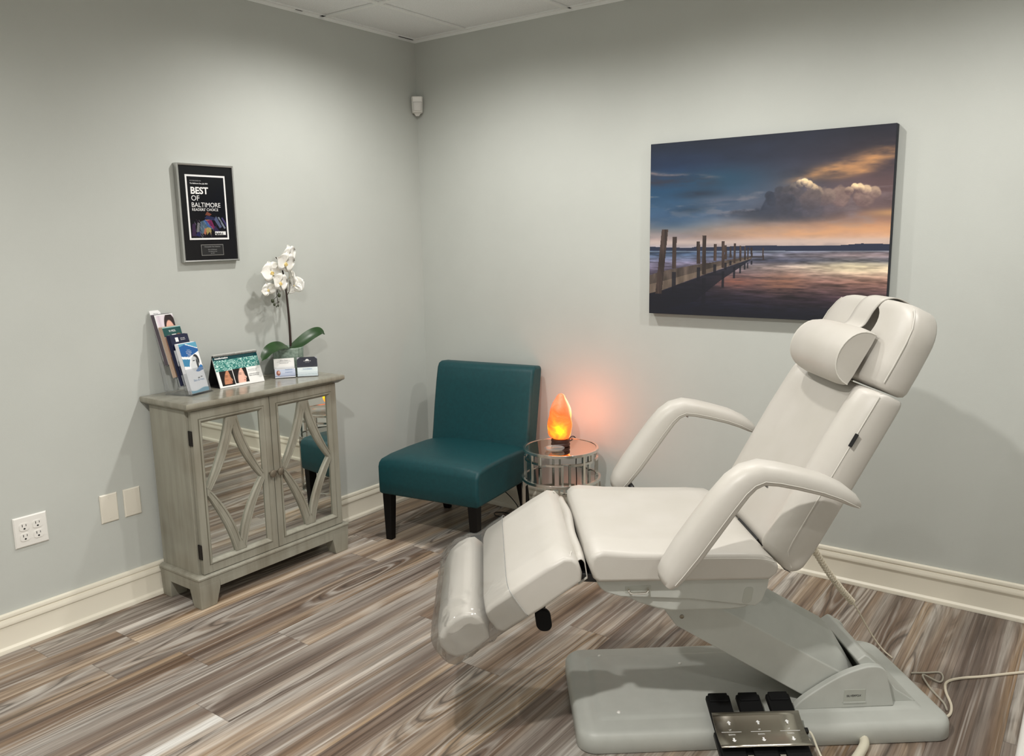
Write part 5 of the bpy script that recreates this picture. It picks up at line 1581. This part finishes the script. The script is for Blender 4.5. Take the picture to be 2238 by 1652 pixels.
for si, (p3, p4) in enumerate(zip(sc_, sn_)):
    s_, hw, n1, n0 = p3.x, p3.y, p3.z, p4.y
    ring = []
    amp = min(1.0, max(0.0, (s_ - 0.285) / 0.03))
    for k in range(KN):
        a = 2 * math.pi * (k + 0.5) / KN
        cx, sy = math.cos(a), math.sin(a)
        ex = math.copysign(abs(cx) ** 0.24, cx)
        ey = math.copysign(abs(sy) ** 0.32, sy)
        v = hw * ex
        n = (n0 + n1) / 2 + (n1 - n0) / 2 * ey
        # sharp creases: folded noise, always pushing the film outwards
        q_ = Vector((v * 14, n * 26, s_ * 16))
        w1 = 0.0065 * (1 - abs(mnoise.noise(q_ + Vector((3, 1, 7))))) ** 4 + 0.003 * mnoise.noise(q_ * 2.3)
        w1 = max(0.0, w1) * amp
        v += w1 * (abs(cx) ** 2) * math.copysign(1, cx) * (0.7 if abs(cx) > 0.5 else 0.2)
        n += w1 * math.copysign(1, sy) * (0.9 if abs(sy) > 0.5 else 0.3) * (1.0 if n > 0 or s_ > 0.3 else 0.3)
        ring.append(lp(s_, n, v))
    rings.append(ring)
b = MB().loft(rings, caps=False)
b.add(rings[-1], [tuple(range(KN))])
b.build('film', M_film, cvr, off=OFFC, angle=80)
MB().tube(rings[0], 0.0009, 5, closed=True).build('hem', mat_clear('film_hem', (0.8, 0.8, 0.79), 0.3, 0.25), cvr, off=OFFC)

# ------------------------------------------------------------------ foot control
fp = tag(empty('foot_control', uv(1.082, -0.262, 0.0), 37.2), 'black three-pedal foot control with a steel plate leaning on the chair base', 'foot pedal')
TI = Matrix.Translation((0, -0.15, 0.0)) @ Matrix.Rotation(R(17), 4, 'X') @ Matrix.Translation((0, 0.15, 0.002))
bb = lambda *a: MB().box(*a, TI)
bb(-0.126, 0.126, -0.15, 0.020, 0.004, 0.020).build('housing', M_black, fp, bevel=0.003)
for x in (-0.044, 0.044):
    bb(x - 0.0085, x + 0.0085, -0.146, -0.060, 0.0195, 0.0245).build('steel_strip', M_brushed, fp, bevel=0.001)
for x in (-0.088, 0.0, 0.088):
    hw = 0.034
    prof = [(-0.152, 0.016), (-0.148, 0.030), (-0.06, 0.028), (0.04, 0.030), (0.12, 0.036), (0.134, 0.036), (0.138, 0.030), (0.138, 0.016), (0.04, 0.014)]
    p_ = MB().prism(prof, x - hw, x + hw, lambda q_, a: TI @ Vector((a, q_[0], q_[1]))).build('pedal', M_rubber, fp, bevel=0.004, seg=2)
    bb(x - hw + 0.006, x + hw - 0.006, 0.110, 0.140, 0.030, 0.0395).build('pedal_tip', M_rubber, p_, bevel=0.003)
pr_ = [[TI @ Vector((x, y_, 0.038 + 0.010 * (abs(y_ - 0.004) / 0.058) ** 2)) for x in (-0.124, -0.04, 0.04, 0.124)] for y_ in [-0.052 + 0.112 * i / 8 for i in range(9)]]
pl_ = MB().loft(pr_, caps=False)
pl_.f = [f for f in pl_.f if True]
plate = MB()
plate.grid(lambda a, c: TI @ Vector((-0.124 + 0.248 * a, -0.054 + 0.116 * c, 0.0375 + 0.010 * abs(2 * c - 1) ** 2)), 4, 10)
plate = plate.build('steel_plate', M_brushed, fp, solid=0.002)
for x in (-0.082, 0.0, 0.082):
    PM = lambda dx, y_, z_=0.0: TI @ fr((x + dx, y_, 0.0388 + 0.010 * (abs(y_ - 0.004) / 0.058) ** 2 + 0.0006), (1, 0, 0), (0, 1, 0))
    a_ = MB()
    for y_, d in ((0.030, 1), (-0.026, -1)):
        m_ = PM(0, y_)
        a_.prism([(-0.0025, -0.006 * d), (0.0025, -0.006 * d), (0.0025, 0.001 * d), (0.006, 0.001 * d), (0.0, 0.0085 * d), (-0.006, 0.001 * d), (-0.0025, 0.001 * d)], 0, 0.0004, lambda q_, aa: m_ @ Vector((q_[0], q_[1], aa)))
    m_ = PM(0, 0.002)
    a_.add([m_ @ Vector(q_) for q_ in ((-0.028, -0.0006, 0), (0.028, -0.0006, 0), (0.028, 0.0006, 0), (-0.028, 0.0006, 0))], [(0, 1, 2, 3)])
    a_.build('arrow_marks', M_inkw, plate, smooth=False)
    text('UP', 0.0055, M_inkw, plate, PM(-0.002, 0.007), align='CENTER')
    text('DOWN', 0.0055, M_inkw, plate, PM(-0.001, -0.009), align='CENTER')
MB().tube(catmull([TI @ Vector((0.126, 0.015, 0.02)), TI @ Vector((0.145, 0.008, 0.02)), (0.158, -0.03, 0.03), (0.165, -0.07, 0.008), (0.160, -0.12, 0.0035), (0.14, -0.20, 0.0035)], 6), 0.0032, 8).build('cable', mat('ivory_cable', (222, 216, 196), 0.45), fp)
bb(0.124, 0.140, 0.008, 0.022, 0.013, 0.027).build('cable_gland', M_black, fp, bevel=0.002)
bb(0.124, 0.134, -0.026, -0.012, 0.010, 0.024).build('socket', M_cord, fp, bevel=0.002)

# ------------------------------------------------------------------ mains cord and the white device at the right edge
pc = MB().tube(catmull([(3.25, -0.20, 0.0045), (3.10, -0.335, 0.0045), (2.985, -0.445, 0.0045), (2.90, -0.53, 0.0045), (2.835, -0.590, 0.0045), (2.805, -0.640, 0.0045), (2.812, -0.70, 0.0045), (2.838, -0.775, 0.0045), (2.842, -0.835, 0.0045), (2.822, -0.870, 0.0045)], 6), 0.0042, 8).build('power_cord', M_cord, None)
tag(pc, 'beige power cord curving across the floor behind the chair base to the right', 'cord')
pc2 = MB().tube(catmull([(2.700, -0.640, 0.004), (2.742, -0.610, 0.004), (2.775, -0.585, 0.004), (2.790, -0.610, 0.004), (2.785, -0.650, 0.004), (2.735, -0.640, 0.009), (2.765, -0.700, 0.004), (2.815, -0.770, 0.004), (2.832, -0.815, 0.008)], 6), 0.0030, 8).build('hand_control_cord', mat('gray_beige_cord', (176, 170, 156), 0.5), None)
tag(pc2, 'thin gray cord looped on the floor close behind the chair base', 'cord')
dv = tag(empty('white_device', (3.13, -0.87, 0.0), 0), 'white plastic floor device cut off by the right edge of the photo', 'device')
bx('housing', M_white_pl, dv, -0.105, 0.12, -0.24, 0.20, 0.008, 0.062, bevel=0.012, seg=3)
for sy in (-0.18, 0.15):
    bx('foot', M_rubber, dv, -0.08, 0.09, sy, sy + 0.02, 0.0, 0.01)
MB().lathe([(0.007, 0.0), (0.007, 0.0012)], 14, (-0.095, 0.10, 0.0615)).build('hole_disc', M_ink, dv)  # black disc drawn in place of a hole in the housing
